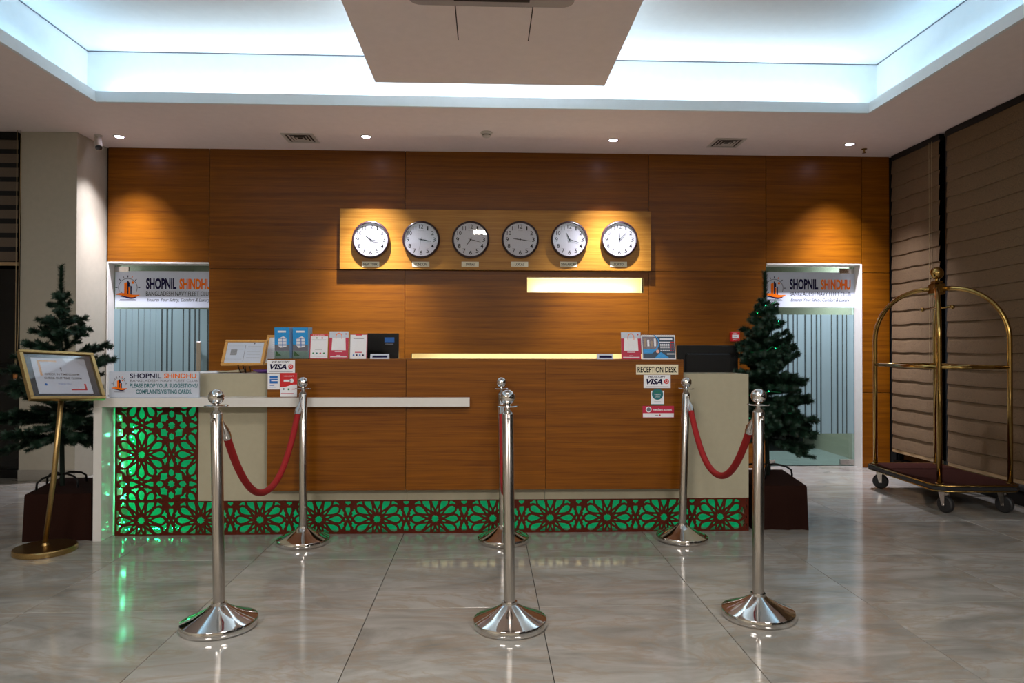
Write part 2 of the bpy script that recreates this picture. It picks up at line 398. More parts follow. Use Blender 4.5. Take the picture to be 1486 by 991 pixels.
def vent(x, y, label):
    p = at(x, y, Z=CZ); t = thing('ceiling_vent', label, 'vent', (p.x, p.y, CZ), group='square ceiling vents')
    b = MB()
    for a, c in ((.15, .12), ):
        b.box(-a, a, -a, -c, -.008, 0); b.box(-a, a, c, a, -.008, 0); b.box(-a, -c, -c, c, -.008, 0); b.box(c, a, -c, c, -.008, 0)
    b.build('frame', OFFW, t); MB().box(-.12, .12, -.12, .12, -.002, 0).build('duct_opening', VENTD, t)
    for r0 in (.1, .07, .04):
        b = MB(); h = -.005 - (.1 - r0) * .05
        for k in range(4):
            M = Matrix.Rotation(k * PI / 2, 4, 'Z'); a = r0; c = r0 - .016
            vs = [M @ Vector(v) for v in ((-a, -a, h), (a, -a, h), (c, -c, h + .004), (-c, -c, h + .004))]
            b.add(vs, [(0, 1, 2, 3)]); b.add([v + Vector((0, 0, -.002)) for v in vs], [(3, 2, 1, 0)])
        b.build('diffuser_ring', OFFW, t)
vent(436, 200, 'square ceiling air vent above the left half of the wooden wall')
vent(1054, 207, 'square ceiling air vent above the right half of the wooden wall')
p = at(706, 192, Z=CZ); t = thing('smoke_detector', 'round white smoke detector in the middle of the ceiling', 'smoke detector', (p.x, p.y, CZ))
b = MB(); b.lathe([(.055, 0), (.055, -.012), (.045, -.02)], 24); b.build('base', OFFW, t, smooth=True, auto=40)
b = MB(); b.lathe([(.036, -.02), (.038, -.038), (.03, -.046), (.012, -.05)], 24); b.build('sensor_head', OFFW, t, smooth=True, auto=40)
b = MB(); b.lathe([(.0375, -.024), (.0385, -.03)], 24); b.build('vent_slot', VENTD, t)
p = at(1254, 216, Z=CZ); t = thing('sprinkler', 'small fire sprinkler hanging from the ceiling right of the last downlight', 'sprinkler', (p.x, p.y, CZ))
b = MB(); b.lathe([(.028, 0), (.028, -.004), (.01, -.006), (.009, -.03), (.004, -.034)], 16); b.build('body', BRASS, t, smooth=True, auto=40)
b = MB(); b.lathe([(.018, -.040), (.018, -.042)], 12); b.tube([(.007, 0, -.03), (.009, 0, -.037), (.003, 0, -.041)], .0015, 5); b.build('deflector', BRASS, t)
p = at(152, 203, Z=CZ); t = thing('security_camera', 'white bullet security camera hanging at the pillar corner', 'security camera', (p.x + .02, p.y - .15, CZ))
b = MB(); b.lathe([(.035, 0), (.035, -.01), (.012, -.014), (.012, -.05)], 18); b.build('mount', OFFW, t, smooth=True, auto=40)
M = Matrix.Translation((.0, 0, -.075)) @ Matrix.Rotation(R(35), 4, 'Z') @ Matrix.Rotation(R(146), 4, 'X')
b = MB(); b.lathe([(.024, -.07), (.032, -.062), (.034, .05), (.036, .062)], 22, M); b.build('housing', OFFW, t, smooth=True, auto=40)
b = MB(); b.lathe([(.031, .05), (.031, .064), (.015, .067)], 22, M); b.build('lens', BLACKP2, t)

# ------------------------------------------------------------------ walls
WY = 7.2
DL = (-3.79, -2.795, 2.085); DR = (2.918, 3.908, 2.112)
b = MB(); y0, y1 = WY + .02, WY + .08
b.box(-3.82, DL[1] + .006, y0, y1, DL[2] + .02, CZ); b.box(DL[1] + .006, DR[0] - .006, y0, y1, 0, .9)
b.box(DL[1] + .006, -.758, y0, y1, .9, CZ); b.box(1.63, DR[0] - .006, y0, y1, .9, CZ); b.box(-.758, 1.63, y0, y1, 1.182, 1.812); b.box(-.758, .423, y0, y1, 1.812, 1.969); b.box(-.758, 1.63, y0, y1, 1.969, CZ)
b.box(DR[0] - .006, DR[1] + .006, y0, y1, DR[2] + .02, CZ); b.box(DR[1] + .006, 4.3, y0, y1, 0, CZ)
wb = struct(b.build('wall_back', DARK))
G = .003
def panel(x0, x1, z0, z1, hole=None):
    b = MB(); a = (x0 + G, x1 - G, z0 + G, z1 - G)
    if hole:
        hx0, hx1, hz0, hz1 = hole; q = []
        for (u0, u1, v0, v1) in ((a[0], a[1], a[2], hz0), (a[0], hx0, hz0, hz1), (hx1, a[1], hz0, hz1), (a[0], a[1], hz1, a[3])):
            if u1 > u0 + .001 and v1 > v0 + .001: b.box(u0, u1, WY, WY + .02, v0, v1)
    else: b.box(a[0], a[1], WY, WY + .02, a[2], a[3], bev=.0015)
    return b.build('wood_panel', WOOD, wb)
S1, S2 = .781, 2.034
panel(-3.80, DL[1], DL[2] + .014, CZ + G)
for x0, x1 in ((DL[1], -.826), (1.678, 2.912), (DR[1] + .018, 4.222)):
    panel(x0, x1, 0, S1); panel(x0, x1, S1, S2); panel(x0, x1, S2, CZ + G)
panel(-.826, 1.678, S2, CZ + G); panel(-.826, 1.678, 0, .9)
def multihole():
    b = MB(); x0, x1 = -.826 + G, 1.678 - G; A, B = WY, WY + .02
    b.box(x0, -.758, A, B, .9 + G, 1.182); b.box(1.63, x1, A, B, .9 + G, 1.182)
    b.box(x0, x1, A, B, 1.182, 1.812); b.box(x0, .423, A, B, 1.812, 1.969); b.box(1.63, x1, A, B, 1.812, 1.969); b.box(x0, x1, A, B, 1.969, S2 - G)
    b.build('wood_panel', WOOD, wb)
multihole()
panel(2.912, DR[1] + .018, DR[2] + .014, CZ + G)
# lit niches in the panelling
for nm, x0, x1, z0, z1, lab, pw in (('upper', .423, 1.63, 1.812, 1.969, 'narrow lit cream niche below the clocks', 1.6), ('lower', -.758, 1.63, .9, 1.182, 'long lit cream niche just above the desk top', 4)):
    t = thing('lit_niche', lab, 'niche', (x0, WY + .02, z0)); w_, h_ = x1 - x0, z1 - z0
    b = MB(); b.box(0, w_, .14, .15, 0, h_); b.box(-.01, 0, 0, .15, -.01, h_ + .01); b.box(w_, w_ + .01, 0, .15, -.01, h_ + .01); b.box(0, w_, 0, .15, -.01, 0); b.box(0, w_, 0, .15, h_, h_ + .01)
    b.build('cavity', NICHE, t)
    l = bpy.data.lights.new('niche_light', 'AREA'); l.shape = 'RECTANGLE'; l.size = w_ * .9; l.size_y = .02; l.energy = pw; l.color = (1, .9, .66)
    o = bpy.data.objects.new('niche_light', l); col.objects.link(o); o.parent = t; o.location = (w_ / 2, .05, .012); o.rotation_euler = (PI - R(35), 0, 0)
    MB().box(.03, w_ - .03, .03, .045, 0, .006).build('light_strip', OFFW, t)

# pillar and side walls
wl = struct(MB().box(-4.33, -3.82, 6.70, 7.34, 0, CZ, bev=.004).build('wall_pillar', [CREAM, WHITEW]))
wl.data.polygons
MB().box(-4.334, -3.816, 6.692, 6.70, 0, .1, bev=.002).build('skirting', mat('tile_skirting', '9c968c', .3, var=.05), wl)
struct(MB().box(-5.3, -5.2, -6, 7.4, 0, CZ + .6).build('wall_left', CREAM))
struct(MB().box(-5.2, 5.3, -6.1, -6, 0, CZ + .6).build('wall_front', CREAM))
wr = struct(MB().box(4.34, 4.44, -6, 7.4, 0, CZ + .6).build('wall_right', DARK))
# dark window on the left of the pillar
wn = struct(MB().box(-5.2, -4.335, 6.90, 6.91, .0, CZ).build('window_1', NIGHT))
b = MB(); b.box(-5.2, -4.335, 6.84, 6.90, 0, .07); b.box(-4.375, -4.335, 6.80, 6.90, 0, CZ); b.box(-5.2, -4.375, 6.84, 6.90, 1.05, 1.09); b.build('window_frame', BLACKP, wn)
t = thing('zebra_blind', 'brown striped zebra blind half lowered over the dark window left of the pillar', 'blind', (-4.78, 6.74, 0))
z = CZ - .05; k = 0
MB().box(-.41, .40, -.03, .03, CZ - .07, CZ).build('headrail', BLACKP, t)
z = CZ - .07
while z > 2.10:
    b = MB(); b.box(-.4, .40, -.004, 0, z - .085, z); b.build('fabric_band', ZEBRA, t)
    b = MB(); b.box(-.4, .40, -.002, 0, max(2.03, z - .131), z - .085); b.build('sheer_band', SHEER, t); z -= .131
MB().box(-.41, .41, -.015, .01, 2.0, 2.035, bev=.006).build('bottom_rail', mat('tan_rail', 'a08460', .5), t)
t = thing('blind_cord', 'beige pull cord with a small wooden toggle hanging beside the left window', 'cord', (0, 0, 0))
a = at(22, 545, Y=6.66); c = at(27.5, 545, Y=6.66)
b = MB(); b.tube([(a.x, 6.66, CZ), (a.x, 6.66, a.z)], .003, 6); b.tube([(c.x, 6.66, CZ), (c.x - .01, 6.66, 1.4), (a.x + .006, 6.66, a.z)], .003, 6); b.build('cord', mat('cord_beige', '9a8664', .8), t)
b = MB(); b.lathe([(.004, .05), (.014, .03), (.02, 0), (.018, -.025), (.01, -.04)][::-1], 14, Matrix.Translation((a.x + .003, 6.66, a.z))); b.build('toggle', mat('orange_wood', 'a06428', .5), t, smooth=True)
b = MB(); b.lathe([(.01, -.06), (.018, -.05), (.019, -.03)], 12, Matrix.Translation((a.x + .003, 6.66, a.z))); b.build('weight', CHROME, t, smooth=True)

# right-hand windows and roman shades
RX = 4.235
wn = struct(MB().box(RX + .06, RX + .07, -2, 7.16, .05, CZ - .02).build('window_2', NIGHT))
b = MB()
for yy in (6.28, 4.1, 1.9, -.3): b.box(RX + .0, RX + .06, yy, yy + .045, 0, CZ)
b.box(RX, RX + .06, -2, 7.16, 0, .09)
b.build('window_frame', BLACKP, wn)
def roman(y0, y1, label, bot):
    t = thing('roman_shade', label, 'window shade', (RX, y0, 0), group='brown tweed shades on the right wall')
    L_ = y1 - y0; z = CZ - .06; n = 0
    MB().box(-.02, .03, 0, L_, CZ - .06, CZ - .005).build('headrail', BLACKP, t)
    rng = random.Random(int(y0 * 100)); me = None
    while z > bot + .05:
        h = .142
        if me is None:
            b = MB(); ny = 16; vs = []
            prof = [(.03, -.010), (-.05, -.014), (-.25, -.018), (-.5, -.021), (-.8, -.024), (-.97, -.024), (-1.0, -.017), (-1.02, -.008)]
            for i in range(ny + 1):
                for dz, dx in prof: vs.append((dx + .003 * math.sin(i * 1.3 + y0), L_ * i / ny, dz * h + .0035 * math.sin(i * .9 + y0 * 3)))
            k = len(prof); fs = [(i * k + j, (i + 1) * k + j, (i + 1) * k + j + 1, i * k + j + 1) for i in range(ny) for j in range(k - 1)]
            b.add(vs, fs); o = b.build('fabric_fold', SHADE, t); me = o.data
        else: o = bpy.data.objects.new('fabric_fold', me); col.objects.link(o); o.parent = t
        o.location = (0, 0, z); z -= h; n += 1
    MB().box(-.02, .015, 0, L_, z - .035, z + .002, bev=.006).build('bottom_rail', mat('tan_rail', 'a08460', .5), t)
    b = MB(); b.tube([(-.025, .14, CZ - .05), (-.025, .14, 1.0)], .0025, 5); b.tube([(-.025, .10, CZ - .05), (-.025, .10, 1.0)], .0025, 5); b.build('pull_cord', mat('cord_beige', '9a8664', .8), t)
roman(6.38, 7.15, 'brown tweed roman shade next to the wooden wall, behind the luggage cart', .16)
roman(3.90, 6.27, 'wide brown tweed roman shade at the right edge, nearer than the one in the corner', .16)

# ------------------------------------------------------------------ logo and shop sign
def logo(b, cx, cz, s, y, M=None, C=(0, 1, 2)):
    """club emblem: ringed compass ticks, towers and a wave; s = overall width; C = material indices navy, orange, grey"""
    nv, og, gy = C; r = s * .36
    for i in range(40):
        a0 = -.42 + (PI + .84) * i / 40; a1 = -.42 + (PI + .84) * (i + 1) / 40
        p = [(cx + q * r * math.cos(a), cz + s * .02 + q * r * math.sin(a)) for q, a in ((.965, a0), (1.03, a0), (1.03, a1), (.965, a1))]
        b.prism(p, y - .0008, y, gy, M)
    for i, a in enumerate((0, 45, 68, 90, 112, 135, 180)):
        a = R(a); c_, s_ = math.cos(a), math.sin(a); w_ = s * .014
        q = [(cx + c_ * r * k - s_ * t_, cz + s * .02 + s_ * r * k + c_ * t_) for k, t_ in ((1.1, -w_), (1.32, -w_), (1.32, w_), (1.1, w_))]
        b.prism(q, y - .001, y, (nv, nv, og, nv, gy, nv, nv)[i], M)
    def tower(x0, x1, z0, z1, mi, sl=0, yy=.0012): b.prism([(cx + x0 * s, cz + z0 * s), (cx + x1 * s, cz + z0 * s), (cx + x1 * s, cz + (z1 - max(sl, 0)) * s), (cx + x0 * s, cz + (z1 + min(sl, 0)) * s)], y - yy, y, mi, M)
    tower(-.14, -.03, -.26, .24, og, -.04); tower(-.02, .03, -.26, .30, nv, .03); tower(.03, .07, .06, .26, nv, .06); tower(.02, .08, -.26, .05, og, .03); tower(.10, .145, -.26, .1, nv, .03)
    b.disc(cx + .19 * s, cz + .22 * s, s * .05, y - .0012, y, og, 12, M)
    b.disc(cx - .24 * s, cz - .16 * s, s * .022, y - .0012, y, 3 if len(C) < 4 else C[3], 8, M)
    def wave(x0, x1, zt, amp, th, mi, yy):
        n = 14; up = []; dn = []
        for i in range(n + 1):
            u = i / n; x = cx + (x0 + (x1 - x0) * u) * s; zc = zt + amp * math.sin(2 * PI * u * .95 + .5); h = th * math.sin(PI * u) ** .6
            up.append((x, cz + (zc + h / 2) * s)); dn.append((x, cz + (zc - h / 2) * s))
        for i in range(n): b.prism([dn[i], dn[i + 1], up[i + 1], up[i]], y - yy, y, mi, M)
    wave(-.3, .35, -.345, .03, .1, nv, .0014); wave(-.47, .47, -.27, .035, .12, og, .0018)
    b.box(cx - .33 * s, cx + .33 * s, y - .0008, y, cz - .5 * s, cz - .485 * s, gy, M)
    b.box(cx - .30 * s, cx + .30 * s, y - .0008, y, cz - .46 * s, cz - .44 * s, gy, M)
INKS = [NAVY, ORANGE, GREYI, TEAL, INK]
def shop_sign(parent, cx, cz, w_, h_, y):
    MB().box(cx - w_ / 2, cx + w_ / 2, y, y + .004, cz - h_ / 2, cz + h_ / 2).build('sign_sheet', CARD, parent)
    b = MB(); logo(b, cx - w_ * .378, cz + h_ * .03, h_ * .70, y); b.build('printed_emblem', INKS, parent)
    w_ = .985; b = MB(); x = cx - w_ * .21
    b.text('SHOPNIL', x, cz + h_ * .0, w_ * .31, h_ * .31, y - .001, 0, 'L', .04); b.text('SHINDHU', x + w_ * .34, cz + h_ * .0, w_ * .325, h_ * .30, y - .001, 1, 'L', .04)
    b.text('BANGLADESH NAVY FLEET CLUB', x, cz - h_ * .18, w_ * .665, h_ * .13, y - .001, 4, 'L')
    b.text('Ensures Your Safety, Comfort & Luxury', x + .01, cz - h_ * .36, w_ * .645, h_ * .12, y - .001, 4, 'L', 0, .35)
    b.build('printed_text', INKS, parent)

# ------------------------------------------------------------------ glass doors and corridors
def glass_door(nm, x0, x1, zt, label, flip):
    yg = WY + .115
    d = struct(MB().box(x0 + .003, x1 - .003, yg, yg + .010, .008, zt - .01).build(nm, GLASS))
    b = MB(); b.box(x0 - .012, x0, WY + .021 if flip else WY - .004, yg + .05, 0, zt + .014); b.box(x1, x1 + .012 + (.006 if flip else 0), WY - .004 if flip else WY + .021, yg + .05, 0, zt + .014); b.box(x0 + .0, x1 + .0, WY - .004, yg + .05, zt, zt + .014)
    b.build('door_frame', WHITEW, d)
    W_ = x1 - x0
    # frosted film with clear stripes: base sheet and paler strips proud of it
    z0, z1 = .345, (1.60 if flip else 1.63)
    MB().box(x0 + .003, x1 - .003, yg - .0012, yg - .0004, z0, z1).build('film_base', FILM2, d)
    rng = random.Random(11 if flip else 5); x = x0 + .003
    widths = [(.036, .018), (.03, .016), (.10, .014), (.045, .02), (.04, .014), (.028, .014), (.07, .02), (.05, .016)]
    k = 0
    while x < x1 - .03:
        w_, g_ = widths[k % 8] if x > x0 + (.0 if flip else .37) else (.056, .004)
        MB().box(x, min(x + w_, x1 - .004), yg - .0026, yg - .0014, z0, z1).build('film_stripe', FILM1, d); x += w_ + g_; k += 1
    sx = (-.075 if flip else .05)
    sw = .985 if flip else 1.03; cx = (x1 - .492) if flip else (-3.263)
    # the printed sheet is stuck on the inside of the glass
    sc = (1.674 + 2.05) / 2 if flip else (1.645 + 2.02) / 2
    shop_sign(d, cx, sc, sw, .372, yg - .005)
    for (px_, pz, side) in (((x1 - .085), zt - .05, 1), ((x1 - .085), .04, 1)) if flip else (((x0 + .07), zt - .05, 1), ((x0 + .07), .04, 1)):
        MB().box(px_ - .075, px_ + .075, yg - .008, yg + .018, pz - .028, pz + .028, bev=.003).build('patch_fitting', STEEL, d)
    if flip: MB().box(x0 + .0, x0 + .13, yg - .008, yg + .018, .012, .068, bev=.003).build('patch_fitting', STEEL, d)
    hx = x0 + .08 if flip else x1 - .125
    h = MB(); h.box(hx - .02, hx + .022, yg - .055, yg - .035, .85, 1.30, bev=.005); h.build('pull_handle', STEEL, d)
    h = MB(); h.tube([(hx, yg - .04, 1.2), (hx, yg, 1.2)], .009, 8); h.tube([(hx, yg - .04, .95), (hx, yg, .95)], .009, 8); h.build('handle_mount', STEEL, d)
    # corridor behind
    c = MB(); X0, X1 = x0 - .5, x1 + (.21 if flip else .35)
    c.box(X0, X1, WY + .3, 10.5, -.02, 0, 1); c.box(X0 - .05, X0, WY + .3, 10.5, 0, 2.6); c.box(X1, X1 + .05, WY + .3, 10.5, 0, 2.6); c.box(X0, X1, 10.5, 10.55, 0, 2.6); c.box(X0, X1, WY + .3, 10.5, 2.6, 2.65, 3)
    c.box(X0, X1, WY + .165, WY + .3, -.02, 0, 1); c.box(X0, x0 - .012, WY + .165, WY + .3, 0, 2.6); c.box(x1 + .03, X1, WY + .165, WY + .3, 0, 2.6); c.box(x0 - .012, x1 + .03, WY + .165, WY + .3, zt + .02, 2.6)
    c.box(X0 + .01, x1 - .06, 8.4, 9.0, 0, 1.3, 2)
    struct(c.build('wall_corridor_' + ('right' if flip else 'left'), [CREAM, TILEG, BLACKP, VENTD]))
    return d
glass_door('door_1', DL[0], DL[1], DL[2], '', False)
glass_door('door_2', DR[0], DR[1], DR[2], '', True)

# ------------------------------------------------------------------ clock board
t = thing('clock_board', 'pale wooden board carrying six clocks on the darker wood wall', 'wall board', (.108, WY, 2.34))
MB().box(-1.583, 1.583, -.055, -.003, -.306, .306, bev=.002).build('board', WOOD2, t)
YB = WY - .055
CLK = [('NEW YORK', 538, 305, 102, 106), ('LONDON', 611, 98, 102, 190), ('DUBAI', 683, 215, 105, None), ('LOCAL', 755, 276, 99, None), ('SINGAPORE', 826.5, 334, 108, None), ('TOKYO', 899, 2, 44, 47)]
for nm, px, ha, ma, sa in CLK:
    p = at(px, 347.5, Y=YB - .03)
    low = nm.capitalize() if nm != 'NEW YORK' else 'New York'
    t = thing('wall_clock', 'round white-faced clock on the board above the %s plate' % low, 'clock', (p.x, YB, p.z), group='six round clocks on the board')
    b = MB(); Mx = Matrix.Rotation(PI / 2, 4, 'X')
    b.lathe([(.185, 0), (.189, .012), (.189, .03), (.182, .042), (.172, .044), (.168, .03), (.168, .0)], 48, Mx, cap=False); b.build('rim', RIM, t, smooth=True, auto=50)
    b = MB(); b.lathe([(.169, .0), (.169, .026)], 48, Mx); b.build('face', FACE, t)
    b = MB()
    for h in range(1, 13):
        a = R(30 * h); r = .132; s_ = str(h); w_ = .028 if h < 10 else .042
        if h in (1,): w_ = .012
        if h == 11: w_ = .032
        b.text(s_, r * math.sin(a), r * math.cos(a) - .021, w_, .042, -.0268, 0, 'C', .008)
    b.text('QUARTZ'[:0] or '........', 0, .088, .05, .003, -.0268, 0)
    b.build('numerals', INK, t)
    def hand(ang, ln, w_, y, nm_):
        M = Matrix.Rotation(R(ang), 4, 'Y')
        MB().prism([(-w_ * .4, -.025), (w_ * .4, -.025), (w_, ln * .4), (w_ * .3, ln), (-w_ * .3, ln), (-w_, ln * .4)], y - .001, y, 0, M).build(nm_, INK, t)
    hand(ha, .075, .0045, -.029, 'hour_hand'); hand(ma, .105, .0035, -.0315, 'minute_hand')
    if sa: hand(sa, .12, .001, -.034, 'second_hand')
    b = MB(); b.lathe([(.007, .026), (.007, .037)], 14, Mx); b.build('hub', INK, t)
    b = MB(); b.lathe([(.169, .0385), (.169, .0395)], 48, Mx); b.build('glass', LENSG, t)
    q = at(px, 383.5, Y=YB)
    t = thing('name_plate', 'small ivory plate reading %s below its clock' % nm, 'name plate', (p.x - .005, YB, q.z), group='city plates under the clocks')
    MB().box(-.087, .087, -.004, 0, -.026, .026, bev=.001).build('plate', PLATE, t)
    b = MB(); w_ = {'NEW YORK': .145, 'LONDON': .12, 'DUBAI': .085, 'LOCAL': .095, 'SINGAPORE': .155, 'TOKYO': .1}[nm]
    b.text(nm, 0, -.014, w_, .028, -.0045, 0, 'C', .012); b.build('printed_text', INK, t)

p0 = at(1059, 481, Y=WY); p1 = at(1072, 496, Y=WY)
t = thing('fire_alarm', 'small red fire alarm call point on the wood wall left of the right tree', 'fire alarm', ((p0.x + p1.x) / 2, WY, (p0.z + p1.z) / 2))
MB().box(-.047, .047, -.035, 0, -.05, .05, bev=.006).build('housing', RED, t)
MB().box(-.034, .034, -.037, -.034, -.018, .02).build('push_plate', PAPER, t)
b = MB(); b.text('FIRE', 0, .026, .04, .012, -.0355, 0); b.text('PUSH', 0, -.004, .035, .012, -.0375, 1); b.text('PRESS', 0, -.037, .045, .011, -.0355, 0); b.build('printed_text', [PAPER, INK], t)

# ------------------------------------------------------------------ reception desk
YL = 4.73; YW = 4.65; YS = 4.59
desk = thing('reception_desk', 'long reception desk with wood front, beige ends and glowing green lattice base', 'reception desk', (0, YL, 0))
def D(b, name, mats, **k):                              # a desk part built in world coordinates
    b.v = [(v[0], v[1] - YL, v[2]) for v in b.v]; return b.build(name, mats, desk, **k)
xL = at(167, 600, Y=YL).x; xR = 1.79; xm = at(288, 650, Y=YL).x; zp = .224; zb = 1.067
X1_, X2_ = -.524, .398
# wood front panels (proud of the laminate)
xw0, xw1 = -1.427, 1.321
for a, c in ((xw0, X1_), (X1_, X2_), (X2_, xw1)):
    D(MB().box(a + .0015, c - .0015, YW, YW + .03, .304, 1.166, bev=.002), 'wood_panel', WOOD)
    D(MB().box(a + .0015, c - .0015, YW + .031, YL + .03, .304, 1.13), 'backing_board', DARK)
D(MB().box(xw0, xw1, YW + .031, 5.0, 1.140, 1.165, bev=.002), 'ledge', WOOD)
D(MB().box(xw0 + .02, xw1 - .02, 4.97, 4.995, .7, 1.139), 'ledge_support', WOOD)
# beige laminate
for a, c, zt in ((xm, X1_, zb), (X1_, X2_, .6), (X2_, xR, zb)):
    if zt == zb and a == xm: D(MB().box(a, xw0 + .1, YL, YL + .03, zp, zb, bev=.002), 'laminate_panel', LAM); D(MB().box(xw0 + .1, c - .001, YL + .0, YL + .03, zp, .5), 'laminate_panel', LAM)
    elif zt == .6: D(MB().box(a + .001, c - .001, YL, YL + .03, zp, .5), 'laminate_panel', LAM)
    else: D(MB().box(a + .001, xw1 - .1, YL, YL + .03, zp, .5), 'laminate_panel', LAM); D(MB().box(xw1 - .1, c, YL, YL + .03, zp, zb, bev=.002), 'laminate_panel', LAM)
D(MB().box(xw1 + .003, xR, YL + .03, 5.06, zb - .025, zb - .001, bev=.002), 'end_top', LAM)
D(MB().box(xL, xw0 - .003, YL + .03, 5.16, zb - .025, zb - .001, bev=.002), 'end_top', WLAM)
D(MB().box(xR - .03, xR, YL + .03, 5.5, .0, zb - .026), 'end_panel', LAM)
D(MB().box(xL, xL + .03, YL + .03, 5.5, .0, zb - .026), 'end_panel', LAM)
D(MB().box(xL + .03, xm - .01, YL + .0, YL + .02, .86, zb - .001), 'laminate_panel', LAM)
D(MB().box(xL + .04, xR - .04, 5.0, 5.6, .72, .75), 'worktop', LAM)
# white waterfall counter
xa = at(135, 700, Y=YS).x; xb = -.105
D(MB().box(xa, xb, YS, YW - .002, .856, .916, bev=.002), 'white_counter', WLAM)
D(MB().box(xa, xw0 - .003, YW - .002, YL + .10, .856, .916, bev=.002), 'white_counter', WLAM)
D(MB().box(xa, xa + .052, YS, YL + .06, 0, .856, bev=.002), 'counter_leg', WLAM)
# green backing panels and cavity
D(MB().box(xL + .03, xR - .03, YL + .11, YL + .12, .0, zp + .01), 'green_panel', GREENP)
D(MB().box(xL + .03, xm + .02, YL + .11, YL + .12, zp + .01, .85), 'green_panel', GREENP)
# lattice: hole outlines in units of the pattern repeat, straps are what is left between them
PIT = .3865
def rot(ps, a): c_, s_ = math.cos(a), math.sin(a); return [(x * c_ - y * s_, x * s_ + y * c_) for x, y in ps]
def sym(h): return h + [(x, -y) for x, y in reversed(h) if abs(y) > 1e-6]
HOLES = [[((.072 if i % 2 else .052) * math.cos(PI * i / 12), (.072 if i % 2 else .052) * math.sin(PI * i / 12)) for i in range(24)]]
for k in range(12):
    HOLES.append(rot(sym([(.165, 0), (.21, .022), (.27, .048), (.33, .058), (.372, .040), (.398, 0)]), R(30 * k)))
    HOLES.append(rot(sym([(.112, 0), (.15, .016), (.185, .008), (.20, 0)]), R(30 * k + 15)))
    if k % 3 != 1: HOLES.append(rot([(.345, 0), (.392, .030), (.412, .070), (.44, .062), (.432, .03), (.452, 0), (.432, -.03), (.44, -.062), (.412, -.070), (.392, -.030)], R(30 * k + 15)))
    else: HOLES.append(rot([(.345, 0), (.40, .035), (.415, .075), (.44, .06), (.425, 0), (.44, -.06), (.415, -.075), (.40, -.035)], R(30 * k + 15)))
for k in range(4):
    a = k * PI / 2
    HOLES.append(rot([(.478, 0), (.462, .033), (.444, 0), (.462, -.033)], a))
    HOLES.append(rot(sym([(.455, 0), (.505, .062), (.53, .095), (.555, .055), (.60, .032), (.585, 0)]), a + PI / 4))
CELL = []                                              # holes centred on the secondary star at (.5,.5)
CELL.append([((.07 if i % 2 else .052) * math.cos(PI * i / 8), (.07 if i % 2 else .052) * math.sin(PI * i / 8)) for i in range(16)])
for k in range(4):
    a = k * PI / 2
    CELL.append(rot([(.125, 0), (.16, -.048), (.225, -.048), (.26, 0), (.225, .048), (.16, .048)], a))
    CELL.append(rot([(.295, -.038), (.35, -.043), (.447, 0), (.35, .043), (.295, .038)], a))
def clip(p, x0, x1, y0, y1):
    def cut(p, ins, itx):
        o = []
        for i in range(len(p)):
            a, c = p[i - 1], p[i]
            if ins(c):
                if not ins(a): o.append(itx(a, c))
                o.append(c)
            elif ins(a): o.append(itx(a, c))
        return o
    def ix(v): return lambda a, c: (v, a[1] + (c[1] - a[1]) * (v - a[0]) / (c[0] - a[0]))
    def iy(v): return lambda a, c: (a[0] + (c[0] - a[0]) * (v - a[1]) / (c[1] - a[1]), v)
    for ins, it in ((lambda q: q[0] >= x0, ix(x0)), (lambda q: q[0] <= x1, ix(x1)), (lambda q: q[1] >= y0, iy(y0)), (lambda q: q[1] <= y1, iy(y1))):
        if not p: return p
        p = cut(p, ins, it)
    return p
def parea(p): return abs(sum(p[i - 1][0] * p[i][1] - p[i][0] * p[i - 1][1] for i in range(len(p)))) / 2
def lattice(x0, x1, z0, z1, ox, oz, br=.010):
    c = bpy.data.curves.new('lattice_panel', 'CURVE'); c.dimensions = '2D'; c.fill_mode = 'BOTH'; c.extrude = .006
    def spl(p):
        s_ = c.splines.new('POLY'); s_.points.add(len(p) - 1)
        for i, q in enumerate(p): s_.points[i].co = (q[0], q[1], 0, 1)
        s_.use_cyclic_u = True
    spl([(x0, z0), (x1, z0), (x1, z1), (x0, z1)])
    for i in range(int((x0 - ox) / PIT) - 2, int((x1 - ox) / PIT) + 3):
        for j in range(int((z0 - oz) / PIT) - 2, int((z1 - oz) / PIT) + 3):
            for H, dx in ((HOLES, 0), (CELL, .5)):
                for h in H:
                    q = [(ox + (i + dx + u) * PIT, oz + (j + dx + v) * PIT) for u, v in h]
                    q = clip(q, x0 + br, x1 - br, z0 + br * .8, z1 - br * .8)
                    if len(q) > 2 and parea(q) > 2e-5: spl(q)
    o = bpy.data.objects.new('tmp', c); me = bpy.data.meshes.new_from_object(o); bpy.data.objects.remove(o)
    me.transform(Matrix.Translation((0, .006, 0)) @ Matrix.Rotation(PI / 2, 4, 'X'))
    me.materials.clear(); me.materials.append(LATT)
    for p in me.polygons: p.material_index = 0
    o = bpy.data.objects.new('lattice_panel', me); col.objects.link(o); o.parent = desk; return o
r0 = at(204.3, 755.8, Y=YL); r1 = at(204.3, 660, Y=YL)
lattice(xL + .002, xR, 0, zp - .001, r0.x, r0.z)
lattice(xL + .002, xm - .001, zp, .855, r0.x, r1.z)

